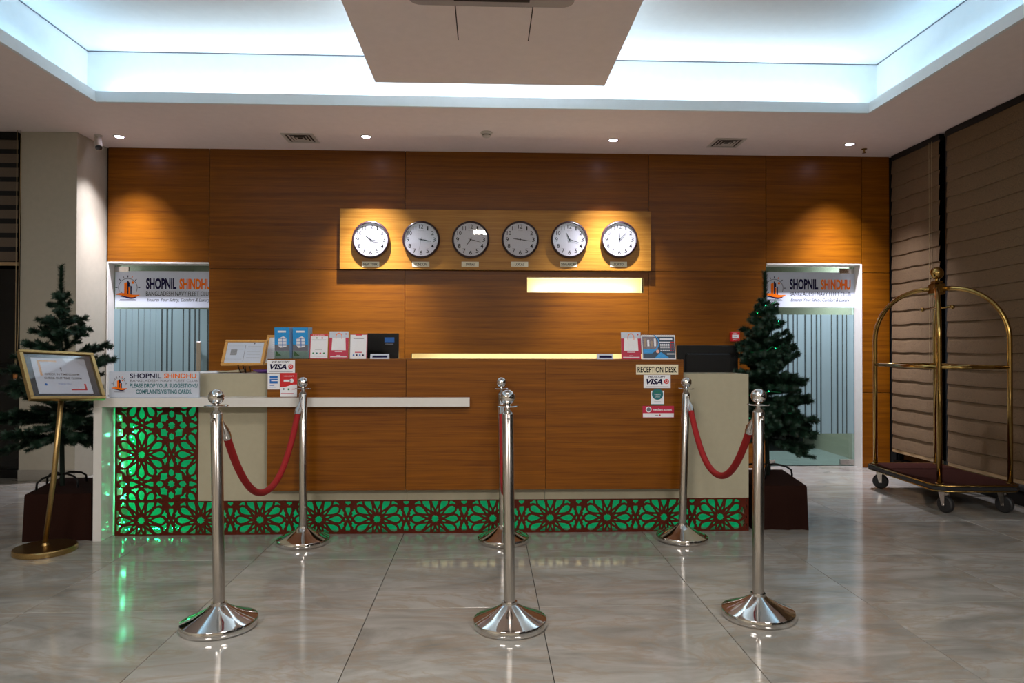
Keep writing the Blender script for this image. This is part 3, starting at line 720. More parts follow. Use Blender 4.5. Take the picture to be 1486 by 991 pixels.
# LED strings behind the lattice
t = thing('light_string', 'string of small green LED lights behind the left lattice panel', 'string lights', (0, YL + .035, 0))
pts = []
def seg(a, c, n, jit=.004):
    for i in range(n):
        u = i / max(1, n - 1); p = at(a[0] + (c[0] - a[0]) * u, a[1] + (c[1] - a[1]) * u, Y=YL + .035)
        pts.append((p.x + random.uniform(-jit, jit), random.uniform(-.012, .012), p.z))
seg((175, 768), (175, 594), 36); seg((192, 606), (192, 655), 8); seg((191, 660), (189, 696), 8); seg((185, 702), (177, 735), 9); seg((177, 745), (180, 764), 4); seg((184, 768), (262, 766), 26, .006)
r = .0036
o0 = None
for p in pts:
    if o0 is None:
        bm = bmesh.new(); bmesh.ops.create_icosphere(bm, subdivisions=1, radius=r); me = bpy.data.meshes.new('led_bulb'); bm.to_mesh(me); bm.free(); me.materials.append(LED); o0 = me
    o = bpy.data.objects.new('led_bulb', o0); col.objects.link(o); o.parent = t; o.location = p
b = MB(); b.tube([(p[0], p[1] + .006, p[2]) for p in pts], .0016, 5); b.build('wire', mat('green_wire', '0c4a30', .5), t)
l = bpy.data.lights.new('led_glow', 'POINT'); l.energy = .35; l.color = (.1, 1, .5); l.shadow_soft_size = .02
for zz in (.25, .45, .65):
    o = bpy.data.objects.new('led_glow', l); col.objects.link(o); o.parent = t; o.location = (at(173, 700, Y=YL).x + .005, .0, zz)

# ------------------------------------------------------------------ prints on the desk
def sticker(name, label, cat, a, c, Y=YW, base=PAPER, th=.0015, group=None):
    p, q = at(*a, Y=Y), at(*c, Y=Y)
    t = thing(name, label, cat, ((p.x + q.x) / 2, Y, (p.z + q.z) / 2), group=group); w_, h_ = abs(q.x - p.x), abs(p.z - q.z)
    if base: MB().box(-w_ / 2, w_ / 2, -th, 0, -h_ / 2, h_ / 2).build('backing', base, t)
    return t, w_, h_
PR = [NAVY, RED, PAPER, ORANGE, GREYI, TEAL, BLUE, PINK, GREENI, INK]
def visa(t, w_, h_):
    b = MB(); y = -.0022
    b.text('WE ACCEPT', 0, h_ * .30, w_ * .66, h_ * .13, y, 0, 'C', .02, .3); b.text('VISA', -w_ * .10, -h_ * .22, w_ * .60, h_ * .42, y, 0, 'C', .04, .3)
    b.disc(w_ * .35, 0, h_ * .19, y, y + .0005, 1); b.text('Q', w_ * .35, -h_ * .1, h_ * .2, h_ * .2, y - .0004, 2)
    b.box(-w_ * .42, w_ * .42, y, y + .0005, -h_ * .41, -h_ * .385, 4); b.build('printed_text', PR, t)
t, w_, h_ = sticker('payment_sticker', 'white card payment sticker with a red disc at the desk top left corner', 'sticker', (388, 522.5), (428, 541.5)); visa(t, w_, h_)
t, w_, h_ = sticker('payment_sticker', 'white card payment sticker with a red disc below the reception desk plate', 'sticker', (934, 544), (973, 563)); visa(t, w_, h_)
t, w_, h_ = sticker('payment_sticker', 'small white sticker with a blue square on the left corner of the desk', 'sticker', (388.5, 542.5), (406, 565))
b = MB(); y = -.0022; b.box(-w_ * .33, w_ * .33, y, y + .0005, -h_ * .12, h_ * .38, 6); b.box(-w_ * .33, w_ * .33, y - .0004, y + .0005, h_ * .18, h_ * .205, 2); b.box(-w_ * .2, w_ * .33, y - .0004, y + .0005, h_ * .03, h_ * .09, 2)
b.box(-w_ * .33, w_ * .05, y, y + .0005, -h_ * .27, -h_ * .24, 6); b.box(-w_ * .33, w_ * .2, y, y + .0005, -h_ * .37, -h_ * .34, 6); b.build('printed_design', PR, t)
t, w_, h_ = sticker('payment_sticker', 'red and white rounded sticker on the desk left of the rear left post', 'sticker', (407, 541), (431, 575.5))
b = MB(); y = -.0022
n = 10; up = [(-w_ / 2 + w_ * i / n, -h_ * .10 + h_ * .11 * (1 / (1 + math.exp(-(i / n - .5) * 10)))) for i in range(n + 1)]
for i in range(n): b.prism([up[i], up[i + 1], (up[i + 1][0], h_ / 2), (up[i][0], h_ / 2)], y, y + .0005, 1)
b.text('WE ACCEPT', 0, h_ * .34, w_ * .6, h_ * .05, y - .0005, 2); b.box(-w_ * .3, w_ * .12, y - .0006, y, h_ * .13, h_ * .21, 2); b.disc(w_ * .18, h_ * .17, w_ * .12, y - .0006, y, 2)
b.box(-w_ * .46, w_ * .3, y, y + .0005, -h_ * .37, -h_ * .35, 7); b.disc(-w_ * .3, -h_ * .18, w_ * .06, y, y + .0005, 4); b.disc(0, -h_ * .19, w_ * .06, y, y + .0005, 8); b.box(w_ * .2, w_ * .38, y, y + .0005, -h_ * .2, -h_ * .17, 7)
b.build('printed_design', PR, t)
t, w_, h_ = sticker('desk_plate', 'ivory plate with black letters at the upper right of the wood front', 'sign', (923, 529), (984, 543.5), base=PLATE, th=.004)
b = MB(); b.text('RECEPTION DESK', 0, -h_ * .3, w_ * .93, h_ * .6, -.0046, 0, 'C', .022); b.build('printed_text', INK, t)
t, w_, h_ = sticker('award_sticker', 'pale square sticker with a round teal badge above the pink sticker', 'sticker', (944.5, 567), (963.5, 588))
b = MB(); y = -.0022; b.disc(0, h_ * .27, w_ * .43, y, y + .0006, 5, 28); b.text('2021', 0, h_ * .36, w_ * .36, h_ * .15, y - .0005, 8, 'C', .02); b.text("Travellers'", 0, h_ * .2, w_ * .5, h_ * .1, y - .0005, 2); b.text('Choice', 0, h_ * .05, w_ * .36, h_ * .09, y - .0005, 2)
b.box(-w_ / 2, w_ / 2, y, y + .0006, -h_ * .5, -h_ * .42, 5); b.box(-w_ * .25, w_ * .25, y, y + .0005, -h_ * .3, -h_ * .25, 4); b.build('printed_design', PR, t)
t, w_, h_ = sticker('payment_sticker', 'wide magenta and white sticker, lowest on the right of the wood front', 'sticker', (932.5, 589), (978, 606), base=PINK)
b = MB(); y = -.0022; b.box(-w_ * .49, w_ * .49, y, y + .0005, -h_ * .46, -h_ * .12, 2); b.disc(-w_ * .31, h_ * .2, h_ * .25, y, y + .0006, 2, 20); b.disc(-w_ * .31, h_ * .2, h_ * .17, y - .0004, y, 4, 16)
b.text('merchant account', w_ * .13, h_ * .1, w_ * .6, h_ * .2, y, 2, 'C', .03); b.box(-w_ * .1, w_ * .0, y - .0004, y, -h_ * .31, -h_ * .26, 4); b.disc(w_ * .05, -h_ * .28, h_ * .07, y - .0004, y, 7, 8); b.build('printed_design', PR, t)

# suggestion box on the white counter
p, q = at(158.5, 539, Y=4.615), at(288.5, 577, Y=4.615)
t = thing('counter_sign', 'wide printed sign asking for suggestions, standing on the white counter', 'sign', ((p.x + q.x) / 2, 4.615, .916)); w_ = q.x - p.x; h_ = p.z - .916
b = MB(); b.box(-w_ / 2, w_ / 2, 0, .018, 0, h_, bev=.002); b.build('board', CARD, t)
MB().box(-w_ * .4, w_ * .4, .019, .07, 0, .004).build('foot', CARD, t)
b = MB(); y = -.0008; lw = h_ * .80
logo(b, -w_ * .385, h_ * .52, lw * .78, y)
b.text('SHOPNIL', -w_ * .27, h_ * .74, w_ * .35, h_ * .19, y - .0005, 0, 'L', .02); b.text('SHINDHU', w_ * .11, h_ * .74, w_ * .36, h_ * .19, y - .0005, 1, 'L', .02)
b.text('BANGLADESH NAVY FLEET CLUB', w_ * .11, h_ * .60, w_ * .75, h_ * .09, y - .0005, 4)
b.text('PLEASE DROP YOUR SUGGESTIONS/', w_ * .11, h_ * .38, w_ * .76, h_ * .16, y - .0005, 3, 'C', .02)
b.text('COMPLAINTS/VISITING CARDS.', w_ * .11, h_ * .15, w_ * .62, h_ * .16, y - .0005, 3, 'C', .02); b.build('printed_text', [NAVY, ORANGE, GREYI, TEAL, GREYI], t)

# ------------------------------------------------------------------ things on the desk
LZ = 1.166; EZ = zb
def xat(px, Y): return at(px, 520, Y=Y).x
def cover(b, w_, h_, y, M=None):
    b.box(-w_ / 2, w_ / 2, y - .0006, y, h_ * .45, h_, 0, M); b.box(-w_ / 2, w_ / 2, y - .0006, y, 0, h_ * .25, 1, M); b.box(-w_ / 2, w_ / 2, y - .0006, y, h_ * .25, h_ * .45, 2, M)
    b.box(-w_ * .28, w_ * .28, y - .001, y, h_ * .84, h_ * .9, 3, M)
    b.prism([(-w_ * .12, h_ * .35), (w_ * .30, h_ * .38), (w_ * .30, h_ * .66), (w_ * .1, h_ * .72), (-w_ * .26, h_ * .64), (-w_ * .26, h_ * .42)], y - .001, y, 3, M)
    for k in range(6): b.box(-w_ * .25, w_ * .29, y - .0014, y - .001, h_ * (.42 + .043 * k), h_ * (.432 + .043 * k), 5, M)
    b.box(w_ * .02, w_ * .07, y - .0016, y - .001, h_ * .38, h_ * .68, 4, M)
    b.prism([(-w_ * .45, h_ * .08), (-w_ * .05, h_ * .1), (-w_ * .4, h_ * .24)], y - .0014, y, 6, M)
for px0, px1, lab in ((397, 422, 'left stack of blue hotel leaflets on the desk top'), (423.5, 449, 'right stack of blue hotel leaflets, beside the first white card')):
    Y = 4.74; x0, x1 = xat(px0 + 1, Y), xat(px1 - 1, Y); t = thing('leaflet_stack', lab, 'leaflets', ((x0 + x1) / 2, Y, LZ), (R(2), 0, R(-8)), group='blue leaflet stacks on the desk')
    w_ = (x1 - x0) * .98; h_ = .208
    MB().box(-w_ / 2, w_ / 2, 0, .075, .003, h_, bev=.001).build('leaflets', mat('leaflet_edges', '2c80bc', .5, var=.5, scale=(2, 400, 2), dark='c8d4dc'), t)
    b = MB(); cover(b, w_, h_, -.0004); b.build('front_cover', [SKYB, CARD, GREYI, PAPER, BLUE, BLUE, GREENI], t)
    b = MB(); b.box(-w_ / 2 - .003, w_ / 2 + .003, -.004, -.0025, 0, .05); b.box(-w_ / 2 - .003, w_ / 2 + .003, -.004, .08, 0, .002); b.box(-w_ / 2 - .003, w_ / 2 + .003, .078, .08, 0, .12); b.build('holder', GLASS, t)
def pay_card(px0, px1, pt, label, style, Y=4.72):
    x0, x1 = xat(px0, Y), xat(px1, Y); zt = at(500, pt, Y=Y).z; w_ = x1 - x0; h_ = zt - LZ
    t = thing('counter_card', label, 'card stand', ((x0 + x1) / 2, Y, LZ), (R(-7), 0, 0), group='payment cards on the desk')
    MB().box(-w_ / 2, w_ / 2, 0, .003, 0, h_).build('card', PAPER if style != 'bag' else CARD, t)
    b = MB(); b.box(-w_ / 2, w_ / 2, .003, .05, 0, .003); b.box(-w_ / 2, w_ / 2, .003, .005, 0, h_ * .95); b.build('stand', GLASS, t)
    b = MB(); y = -.0005
    if style == 'white':
        b.box(-w_ / 2, w_ / 2, y, 0, h_ * .9, h_, 1); b.text('SCAN AND PAY', 0, h_ * .925, w_ * .7, h_ * .04, y - .0004, 2); b.box(-w_ / 2, -w_ * .46, y, 0, 0, h_, 7); b.box(-w_ / 2, w_ / 2, y, 0, 0, h_ * .03, 7)
        b.box(-w_ * .4, w_ * .4, y, 0, h_ * .74, h_ * .76, 4); b.disc(-w_ * .12, h_ * .83, .005, y, 0, 8, 8); b.disc(w_ * .18, h_ * .83, .006, y, 0, 7, 8)
        for k, c_ in enumerate((8, 5, 7, 8)): b.disc(-w_ * .3 + k * w_ * .2, h_ * .22, .006, y, 0, c_, 8)
        b.box(-w_ * .4, w_ * .4, y, 0, h_ * .1, h_ * .115, 4); b.box(-w_ * .2, w_ * .2, y, 0, h_ * .36, h_ * .37, 4)
    if style == 'bag':
        b.box(-w_ / 2, w_ / 2, y, 0, 0, h_ * .77, 7); b.prism([(-w_ * .37, h_ * .31), (w_ * .37, h_ * .31), (w_ * .34, h_ * .77), (-w_ * .34, h_ * .77)], y - .0005, y, 2)
        n = 14; rr_ = w_ * .14
        for i in range(n):
            a0, a1 = PI * i / n, PI * (i + 1) / n
            b.prism([(q * rr_ * math.cos(a), h_ * .80 + q * rr_ * 1.3 * math.sin(a)) for q, a in ((1, a0), (1.22, a0), (1.22, a1), (1, a1))][::1], y - .0008, y, 3)
        for s_ in (-1, 1): b.box(s_ * rr_ * 1.1 - .002, s_ * rr_ * 1.1 + .002, y - .0008, y, h_ * .72, h_ * .80, 3)
        b.box(-w_ * .2, w_ * .2, y - .0005, y, h_ * .25, h_ * .27, 2); b.box(-w_ * .1, w_ * .1, y - .0005, y, h_ * .12, h_ * .135, 2); b.box(-w_ * .42, w_ * .42, y - .0005, y, h_ * .06, h_ * .085, 2); b.disc(w_ * .36, h_ * .91, .005, y, 0, 7, 8)
    if style == 'frame':
        b.box(-w_ / 2, w_ / 2, y, 0, h_ * .965, h_, 7); b.box(w_ * .45, w_ / 2, y, 0, 0, h_, 7); b.box(-w_ / 2, -w_ * .47, y, 0, 0, h_, 4); b.box(-w_ * .18, w_ * .18, y - .0004, y, h_ * .93, h_, 1)
        b.box(-w_ * .3, w_ * .3, y, 0, h_ * .8, h_ * .82, 4); b.box(-w_ * .2, w_ * .2, y, 0, h_ * .24, h_ * .28, 7)
        for k, c_ in enumerate((6, 0, 6, 0)): b.disc(-w_ * .27 + k * w_ * .18, h_ * .15, .006, y, 0, c_, 8)
    b.build('printed_design', PR, t)
pay_card(449, 475, 484, 'white counter card with a red top band, next to the blue leaflets', 'white')
pay_card(477, 505, 480.5, 'magenta counter card with a bag drawing between two paler cards', 'bag')
pay_card(507, 532.5, 484, 'pale counter card with a dark notch at its top, next to the black screen', 'frame')
pay_card(902, 930.5, 480.5, 'magenta counter card with a bag drawing left of the desk calendar', 'bag')
def monitor(px0, px1, pt, pb, Y, label, sticker_=False):
    p, q = at(px0, pt, Y=Y), at(px1, pb, Y=Y); w_, h_ = q.x - p.x, p.z - q.z
    zb_ = .75; t = thing('monitor', label, 'monitor', ((p.x + q.x) / 2, Y, zb_)); z0 = q.z - zb_ - (0 if sticker_ else .08); z1 = p.z - zb_
    b = MB(); b.box(-w_ / 2, w_ / 2, 0, .02, z0, z1, bev=.004); b.build('housing', BLACKP2 if sticker_ else BLACKP, t)
    if not sticker_: MB().box(-w_ * .36, w_ * .36, -.025, 0, z0 + .0, z1 - .06, bev=.012).build('back_bulge', BLACKP, t)
    MB().box(-w_ / 2 + .01, w_ / 2 - .01, .02, .0215, z0 + .01, z1 - .01).build('screen', NIGHT, t)
    MB().box(-.03, .03, .003, .03, .012, z0 + .05).build('neck', BLACKP, t)
    MB().box(-.11, .11, -.06, .1, 0, .012, bev=.003).build('foot', BLACKP, t)
    if sticker_:
        MB().box(w_ * .05, w_ * .36, -.001, 0, z1 - .065, z1 - .03).build('blue_sticker', BLUE, t)
        MB().box(w_ * .07, w_ * .33, -.001, 0, z1 - .082, z1 - .075).build('printed_line', GREYI, t)
monitor(533, 578.5, 483.5, 526, 5.15, 'black screen back with a small blue sticker, left half of the desk', True)
monitor(982.5, 1071, 501, 541, 5.22, 'wide black monitor seen from behind, beyond the beige right end')
def tent(px0, px1, pt, label, Y=4.70):
    x0, x1 = xat(px0, Y), xat(px1, Y); h_ = at(500, pt, Y=Y).z - LZ; w_ = x1 - x0
    t = thing('desk_sign', label, 'desk sign', ((x0 + x1) / 2, Y, LZ), group='small nameplates on the desk')
    b = MB(); b.prism([(0, 0), (.05, 0), (.032, h_), (.018, h_)], -w_ / 2, w_ / 2, 0, Matrix(((0, 1, 0, 0), (1, 0, 0, 0), (0, 0, 1, 0), (0, 0, 0, 1)))); b.build('plate', CARD, t)
    M = Matrix.Rotation(-math.atan2(.018, h_), 4, 'X')
    b = MB(); b.box(-w_ * .38, w_ * .42, -.0015, -.0005, h_ * .3, h_ * .75, 0, M); b.build('printed_band', NAVY, t)
tent(537, 564, 513.5, 'small nameplate in front of the black screen with the blue sticker')
tent(867, 890, 513, 'small nameplate in front of the lit niche, near the right end')
# desk calendar
Y = 4.71; x0, x1 = xat(932, Y), xat(981, Y); h_ = at(900, 485, Y=Y).z - LZ; w_ = x1 - x0
t = thing('desk_calendar', 'spiral desk calendar with a blue printed page beside the magenta card', 'calendar', ((x0 + x1) / 2, Y, LZ), (R(-12), 0, 0))
MB().box(-w_ / 2, w_ / 2, 0, .003, 0, h_).build('page', PAPER, t)
MB().box(-w_ / 2, w_ / 2, .003, .006, -.0, h_, 0, Matrix.Translation((0, .0, 0)) @ Matrix.Rotation(R(-6), 4, 'X') ).build('back_board', CARD, t)
b = MB(); y = -.0006; DK = 0
b.box(-w_ * .47, w_ * .48, y, 0, h_ * .04, h_ * .93, 0); b.prism([(-w_ * .46, h_ * .42), (-w_ * .02, h_ * .4), (w_ * .0, h_ * .68), (-w_ * .1, h_ * .92), (-w_ * .46, h_ * .92)], y - .0004, y, 1)
for k in range(4): b.box(-w_ * (.43 - .1 * k), -w_ * (.37 - .1 * k), y - .0007, y - .0004, h_ * (.5 + .03 * (k % 2)), h_ * (.85 - .05 * (k % 3)), 2 if k % 2 else 3)
b.prism([(-w_ * .46, h_ * .24), (-w_ * .2, h_ * .24), (-w_ * .02, h_ * .42), (-w_ * .46, h_ * .42)], y - .0008, y, 4)
b.prism([(-w_ * .12, h_ * .06), (w_ * .3, h_ * .06), (w_ * .06, h_ * .3)], y - .0008, y, 4)
for k in range(10):
    a0, a1 = -1.0 + 2.0 * k / 10, -1.0 + 2.0 * (k + 1) / 10
    b.prism([(-w_ * .3 + q * w_ * .3 * math.cos(a), h_ * .68 + q * h_ * .35 * math.sin(a)) for q, a in ((1, a0), (1.1, a0), (1.1, a1), (1, a1))], y - .001, y, 4)
b.box(w_ * .03, w_ * .36, y - .0006, y, h_ * .68, h_ * .72, 2); b.box(w_ * .36, w_ * .47, y - .0006, y, h_ * .68, h_ * .72, 5)
for i in range(7):
    for j in range(5): b.box(w_ * (.055 + .06 * i), w_ * (.085 + .06 * i), y - .0006, y, h_ * (.6 - .065 * j), h_ * (.63 - .065 * j), 5 if i > 4 else 2)
b.box(w_ * .05, w_ * .42, y - .0006, y, h_ * .8, h_ * .86, 2); b.disc(-w_ * .03, h_ * .32, w_ * .05, y - .0012, y, 6, 12); b.box(w_ * .24, w_ * .46, y - .0006, y, h_ * .2, h_ * .24, 2)
b.build('printed_design', [mat('dusk_blue_print', '2c4258', .5), mat('photo_print', '8a7a80', .5, var=.5, scale=(90, 90, 90), dark='38424e'), PAPER, mat('tan_print', 'a08c78', .5), SKYB, RED, mat('blush_print', 'e8b4a8', .5)], t)
b = MB()
for k in range(16):
    x = -w_ * .46 + w_ * .92 * k / 15; b.tube([(x + .0, .003 + .005 * math.cos(a), h_ + .001 + .005 * math.sin(a)) for a in [2 * PI * i / 8 for i in range(8)]], .0008, 4, closed=True)
b.build('spiral_binding', STEEL, t)
# framed certificates on small stands on the left end
def cert(px0, px1, pt, pb, Y, label, land, nm='certificate_frame'):
    p = at((px0 + px1) / 2, pb, Y=Y); s_ = Y / F; w_ = (px1 - px0) * s_; tilt = R(-30); h_ = (pb - pt) * s_ / math.cos(tilt) * 1.02
    z0 = p.z - EZ; t = thing(nm, label, 'picture frame', (p.x, Y, EZ)); M = Matrix.Translation((0, 0, z0)) @ Matrix.Rotation(tilt, 4, 'X')
    b = MB(); f_ = .018
    for q in ((-w_ / 2, w_ / 2, 0, f_), (-w_ / 2, w_ / 2, h_ - f_, h_), (-w_ / 2, -w_ / 2 + f_, f_, h_ - f_), (w_ / 2 - f_, w_ / 2, f_, h_ - f_)): b.box(q[0], q[1], -.008, .014, q[2], q[3], 0, M, bev=.003)
    b.build('frame', PINE, t)
    MB().box(-w_ / 2 + f_, w_ / 2 - f_, 0, .004, f_, h_ - f_, 0, M).build('certificate', CARD if land else PAPER, t)
    b = MB()
    if land:
        b.box(-.001, .001, -.0008, 0, f_ + .01, h_ - .04, 0, M); b.box(-w_ * .33, -w_ * .18, -.0008, 0, h_ * .4, h_ * .62, 1, M)
        for k in range(5): b.box(-w_ * .42, -w_ * .04, -.0006, 0, h_ * (.2 + .035 * k * (1 if k < 3 else 4)), h_ * (.2 + .035 * k * (1 if k < 3 else 4)) + .0015, 2, M)
        for k in range(5): b.box(w_ * .06, w_ * .38, -.0006, 0, h_ * (.3 + .11 * k), h_ * (.3 + .11 * k) + .002, 2, M)
        b.disc(w_ * .2, h_ * .86, .006, -.0008, 0, 0, 10, M)
    else:
        for k in range(9): b.box(-w_ * .3, w_ * .3, -.0006, 0, h_ * (.2 + .07 * k), h_ * (.2 + .07 * k) + .0015, 2, M)
    b.build('printed_design', [GREYI, mat('grey_photo', '8a8c90', .5, var=.3, scale=(80, 80, 80)), CARD if not land else mat('pale_grey_ink', 'a4aab4', .5)], t)
    b = MB()
    for sx in (-.012, .02):
        x = sx; b.tube([(x, .02, 0), (x - .006, .0, z0 * .5), (x - .012, -.004, z0 - .002), (x - .012, .03, z0 + .03)], .0035, 6); b.tube([(x, .02, .003), (x, .12, .003), (x - .01, .10, z0 + .05)], .0035, 6)
    b.build('wire_stand', BLACKP2, t)
cert(321, 381, 494.5, 530, 4.86, 'pine framed certificate in landscape format on a black wire stand', True)
cert(381, 425, 487.5, 530, 4.95, 'taller pine framed certificate half hidden behind the blue leaflets', False)
# papers and purple dish on the left end
a = at(286, 541, Y=4.85); c = at(316, 541, Y=4.85)
MB1 = MB(); MB1.box(a.x, c.x, 4.82, 5.05, EZ, EZ + .008); tag(MB1.build('paper_pad', PAPER), 'white paper pad lying on the left end beside the suggestion box', 'paper')
a = at(318, 541, Y=4.9); c = at(346, 541, Y=4.9)
M = Matrix.Translation((a.x + .07, 4.95, EZ + .004)) @ Matrix.Rotation(R(3), 4, 'Z')
MB1 = MB(); MB1.prism([(-.07, 0), (.07, 0), (.07, .016), (-.07, .004)], -.08, .08, 0, M); tag(MB1.build('folder', LAM), 'beige folder lying in front of the landscape certificate', 'folder')
t = thing('dish', 'shallow purple dish at the left corner of the wood front', 'dish', (at(382, 541, Y=4.86).x, 4.88, EZ))
b = MB(); b.lathe([(.03, 0), (.05, .004), (.075, .02), (.073, .021), (.048, .007), (.001, .004)], 24); b.build('bowl', PURPLE, t, smooth=True)

# ------------------------------------------------------------------ stanchions and ropes
def base_prof(): return [(.150, 0), (.163, .004), (.165, .012), (.165, .028), (.162, .034), (.15, .040), (.11, .056), (.07, .075), (.045, .09), (.034, .10), (.033, .11)]
def stanchion(x, y, tilt, label):
    t = thing('stanchion', label, 'barrier post', (x, y, 0), (0, R(tilt), 0), group='steel queue posts in front of the desk')
    if STN:
        for ch in STN[0].children: o = ch.copy(); col.objects.link(o); o.parent = t
    else:
        b = MB(); b.lathe(base_prof(), 56); b.build('base', CHROME, t, smooth=True, auto=35)
        b = MB(); b.lathe([(.0255, .105), (.0255, .945), (.022, .950)], 32); b.build('pole', STEEL, t, smooth=True, auto=40)
        b = MB(); b.lathe([(.026, .945), (.022, .952), (.012, .962), (.010, .972), (.012, .976), (.05, .977), (.052, .980), (.05, .983), (.012, .985), (.011, .990)], 32); b.build('collar', CHROME, t, smooth=True, auto=35)
        b = MB(); n = 14; b.lathe([(max(.0005, .0345 * math.sin(PI * i / n)), 1.0195 - .0345 * math.cos(PI * i / n)) for i in range(n + 1)], 32); b.build('ball', CHROME, t, smooth=True)
        b = MB()
        for s_ in (1, -1): b.box(-.006, .006, s_ * .04 - .016, s_ * .04 + .016, .925, .931); b.tube([(0, s_ * .052 + .009 * math.cos(a), .922 + .009 * math.sin(a)) for a in [2 * PI * i / 10 for i in range(10)]], .003, 6, closed=True)
        b.build('ring', CHROME, t)
        STN.append(t)
    return t
STN = []
def spot(px, py, Y=None): return at(px, py, Z=0)
FP = [(-1.18, 3.18, -1.1), (.111, 3.15, -.75), (1.262, 3.22, .2)]
RP = [(-1.155, 4.52, -.3), (.115, 4.52, -.8), (1.272, 4.52, 1.7)]
fp = [stanchion(*FP[0], 'front left steel queue post, nearest to the viewer'), stanchion(*FP[1], 'front middle steel queue post hiding most of the post behind'), stanchion(*FP[2], 'front right steel queue post')]
rp = [stanchion(*RP[0], 'rear left steel queue post, at the white counter'), stanchion(*RP[1], 'rear middle steel queue post, mostly hidden behind the front one'), stanchion(*RP[2], 'rear right steel queue post leaning slightly, in front of the beige end')]
def top_of(P): return Vector((P[0] + math.sin(R(P[2])) * .925, P[1], .922))
def rope(A, B, sag, label):
    a, c = top_of(A) + Vector((0, .058, 0)), top_of(B) - Vector((0, .058, 0)); mid = (a + c) / 2
    t = thing('velvet_rope', label, 'rope', (mid.x, mid.y, 0), group='red velvet ropes'); t_ = Vector((mid.x, mid.y, 0))
    P = []
    n = 40
    for i in range(n + 1):
        u = i / n; s_ = 1 - abs(2 * u - 1) ** 2.15; P.append(a.lerp(c, u) - Vector((0, 0, sag * s_)) - t_)
    b = MB(); b.tube(P[2:-2], .0178, 16); b.build('rope', VELVET, t, smooth=True, auto=60)
    for q in (P[:4], P[-4:][::-1]):
        b = MB(); b.tube([q[0], q[0].lerp(q[1], .5), q[0].lerp(q[1], .9), q[2].lerp(q[1], .6), q[2], q[3].lerp(q[2], .8)], [.004, .006, .012, .021, .021, .0195], 16); b.build('end_cap', CHROME, t, smooth=True, auto=50)
rope(FP[0], RP[0], .455, 'red velvet rope between the two left posts')
rope(FP[1], RP[1], .455, 'red velvet rope between the two middle posts, seen end on')
rope(FP[2], RP[2], .38, 'red velvet rope between the two right posts')

# ------------------------------------------------------------------ sign stand at left
TL, TR_, BR, BL = Vector((-2.738, 4.245, 1.218)), Vector((-2.510, 4.611, 1.195)), Vector((-2.389, 4.475, .913)), Vector((-2.617, 4.109, .936))
rx = (TR_ - TL); wF = rx.length; rx.normalize(); dz = (TL - BL); hF = dz.length; nz = rx.cross(dz).normalized(); uz = nz.cross(rx).normalized()
cen = (TL + BR) / 2
bc = Vector((-2.665, 4.375, 0))
t = thing('sign_stand', 'gold floor sign stand with a tilted framed notice at the left', 'sign stand', bc)
b = MB(); b.lathe([(.165, 0), (.17, .006), (.17, .028), (.165, .034), (.05, .036), (.02, .04), (.016, .055)], 48); b.build('base', GOLD, t, smooth=True, auto=35)
bot = (BL + BR) / 2 - bc - nz * .02
b = MB(); b.tube([(-.01, .01, .035), tuple(bot * .5 + Vector((-.005, 0, .0))), tuple(bot + uz * .06)], .0145, 16); b.build('pole', GOLD, t, smooth=True)
Mf = Matrix.Identity(4)
for i in range(3): Mf[i][0] = rx[i]; Mf[i][1] = -nz[i]; Mf[i][2] = uz[i]; Mf[i][3] = (cen - bc)[i]
# local frame axes: x along the width, z up the sheet, -y towards the reader
a_, c_ = wF / 2, hF / 2; f_ = .02
b = MB()
for q in ((-a_, a_, -c_, -c_ + f_), (-a_, a_, c_ - f_, c_), (-a_, -a_ + f_, -c_ + f_, c_ - f_), (a_ - f_, a_, -c_ + f_, c_ - f_)): b.box(q[0], q[1], -.018, .012, q[2], q[3], 0, Mf, bev=.003)
b.build('frame', GOLD, t)
MB().box(-a_ + f_, a_ - f_, 0, .006, -c_ + f_, c_ - f_, 0, Mf).build('mount', mat('slate_mount', '2c3844', .4), t)
pw, ph_ = a_ - .06, c_ - .045
MB().box(-pw, pw, -.002, 0, -ph_, ph_, 0, Mf).build('notice', CARD, t)
b = MB(); y = -.0026
b.box(-pw * .8, -pw * .1, y, y + .0005, ph_ * .78, ph_ * .86, 0, Mf); b.box(-pw * .8, -pw * .72, y, y + .0005, 0, ph_ * .86, 0, Mf)
b.box(pw * .2, pw * .8, y, y + .0005, -ph_ * .82, -ph_ * .74, 1, Mf); b.box(pw * .73, pw * .8, y, y + .0005, -ph_ * .82, -ph_ * .45, 1, Mf)
b.text('CHECK IN TIME 02.00PM', 0, ph_ * .02, pw * 1.28, ph_ * .12, y, 2, 'C', .01, 0, M=Mf); b.text('CHECK OUT TIME 12.00PM', 0, -ph_ * .2, pw * 1.38, ph_ * .12, y, 2, 'C', .01, 0, M=Mf)
b.text('THANK YOU', .0, -ph_ * .5, pw * .5, ph_ * .07, y, 3, M=Mf); b.disc(-pw * .68, -ph_ * .5, .008, y, y + .0006, 3, 12, Mf); b.disc(0, ph_ * .42, .006, y, y + .0005, 4, 10, Mf); b.box(-.003, .003, y, y + .0005, ph_ * .26, ph_ * .4, 4, Mf)
b.build('printed_text', [mat('amber_print', 'cfa070', .5), RED, INK, BLUE, GREYI], t)
MB().box(-a_ + .004, a_ - .004, -.008, -.007, -c_ + .004, c_ - .004, 0, Mf).build('glass', LENSG, t)

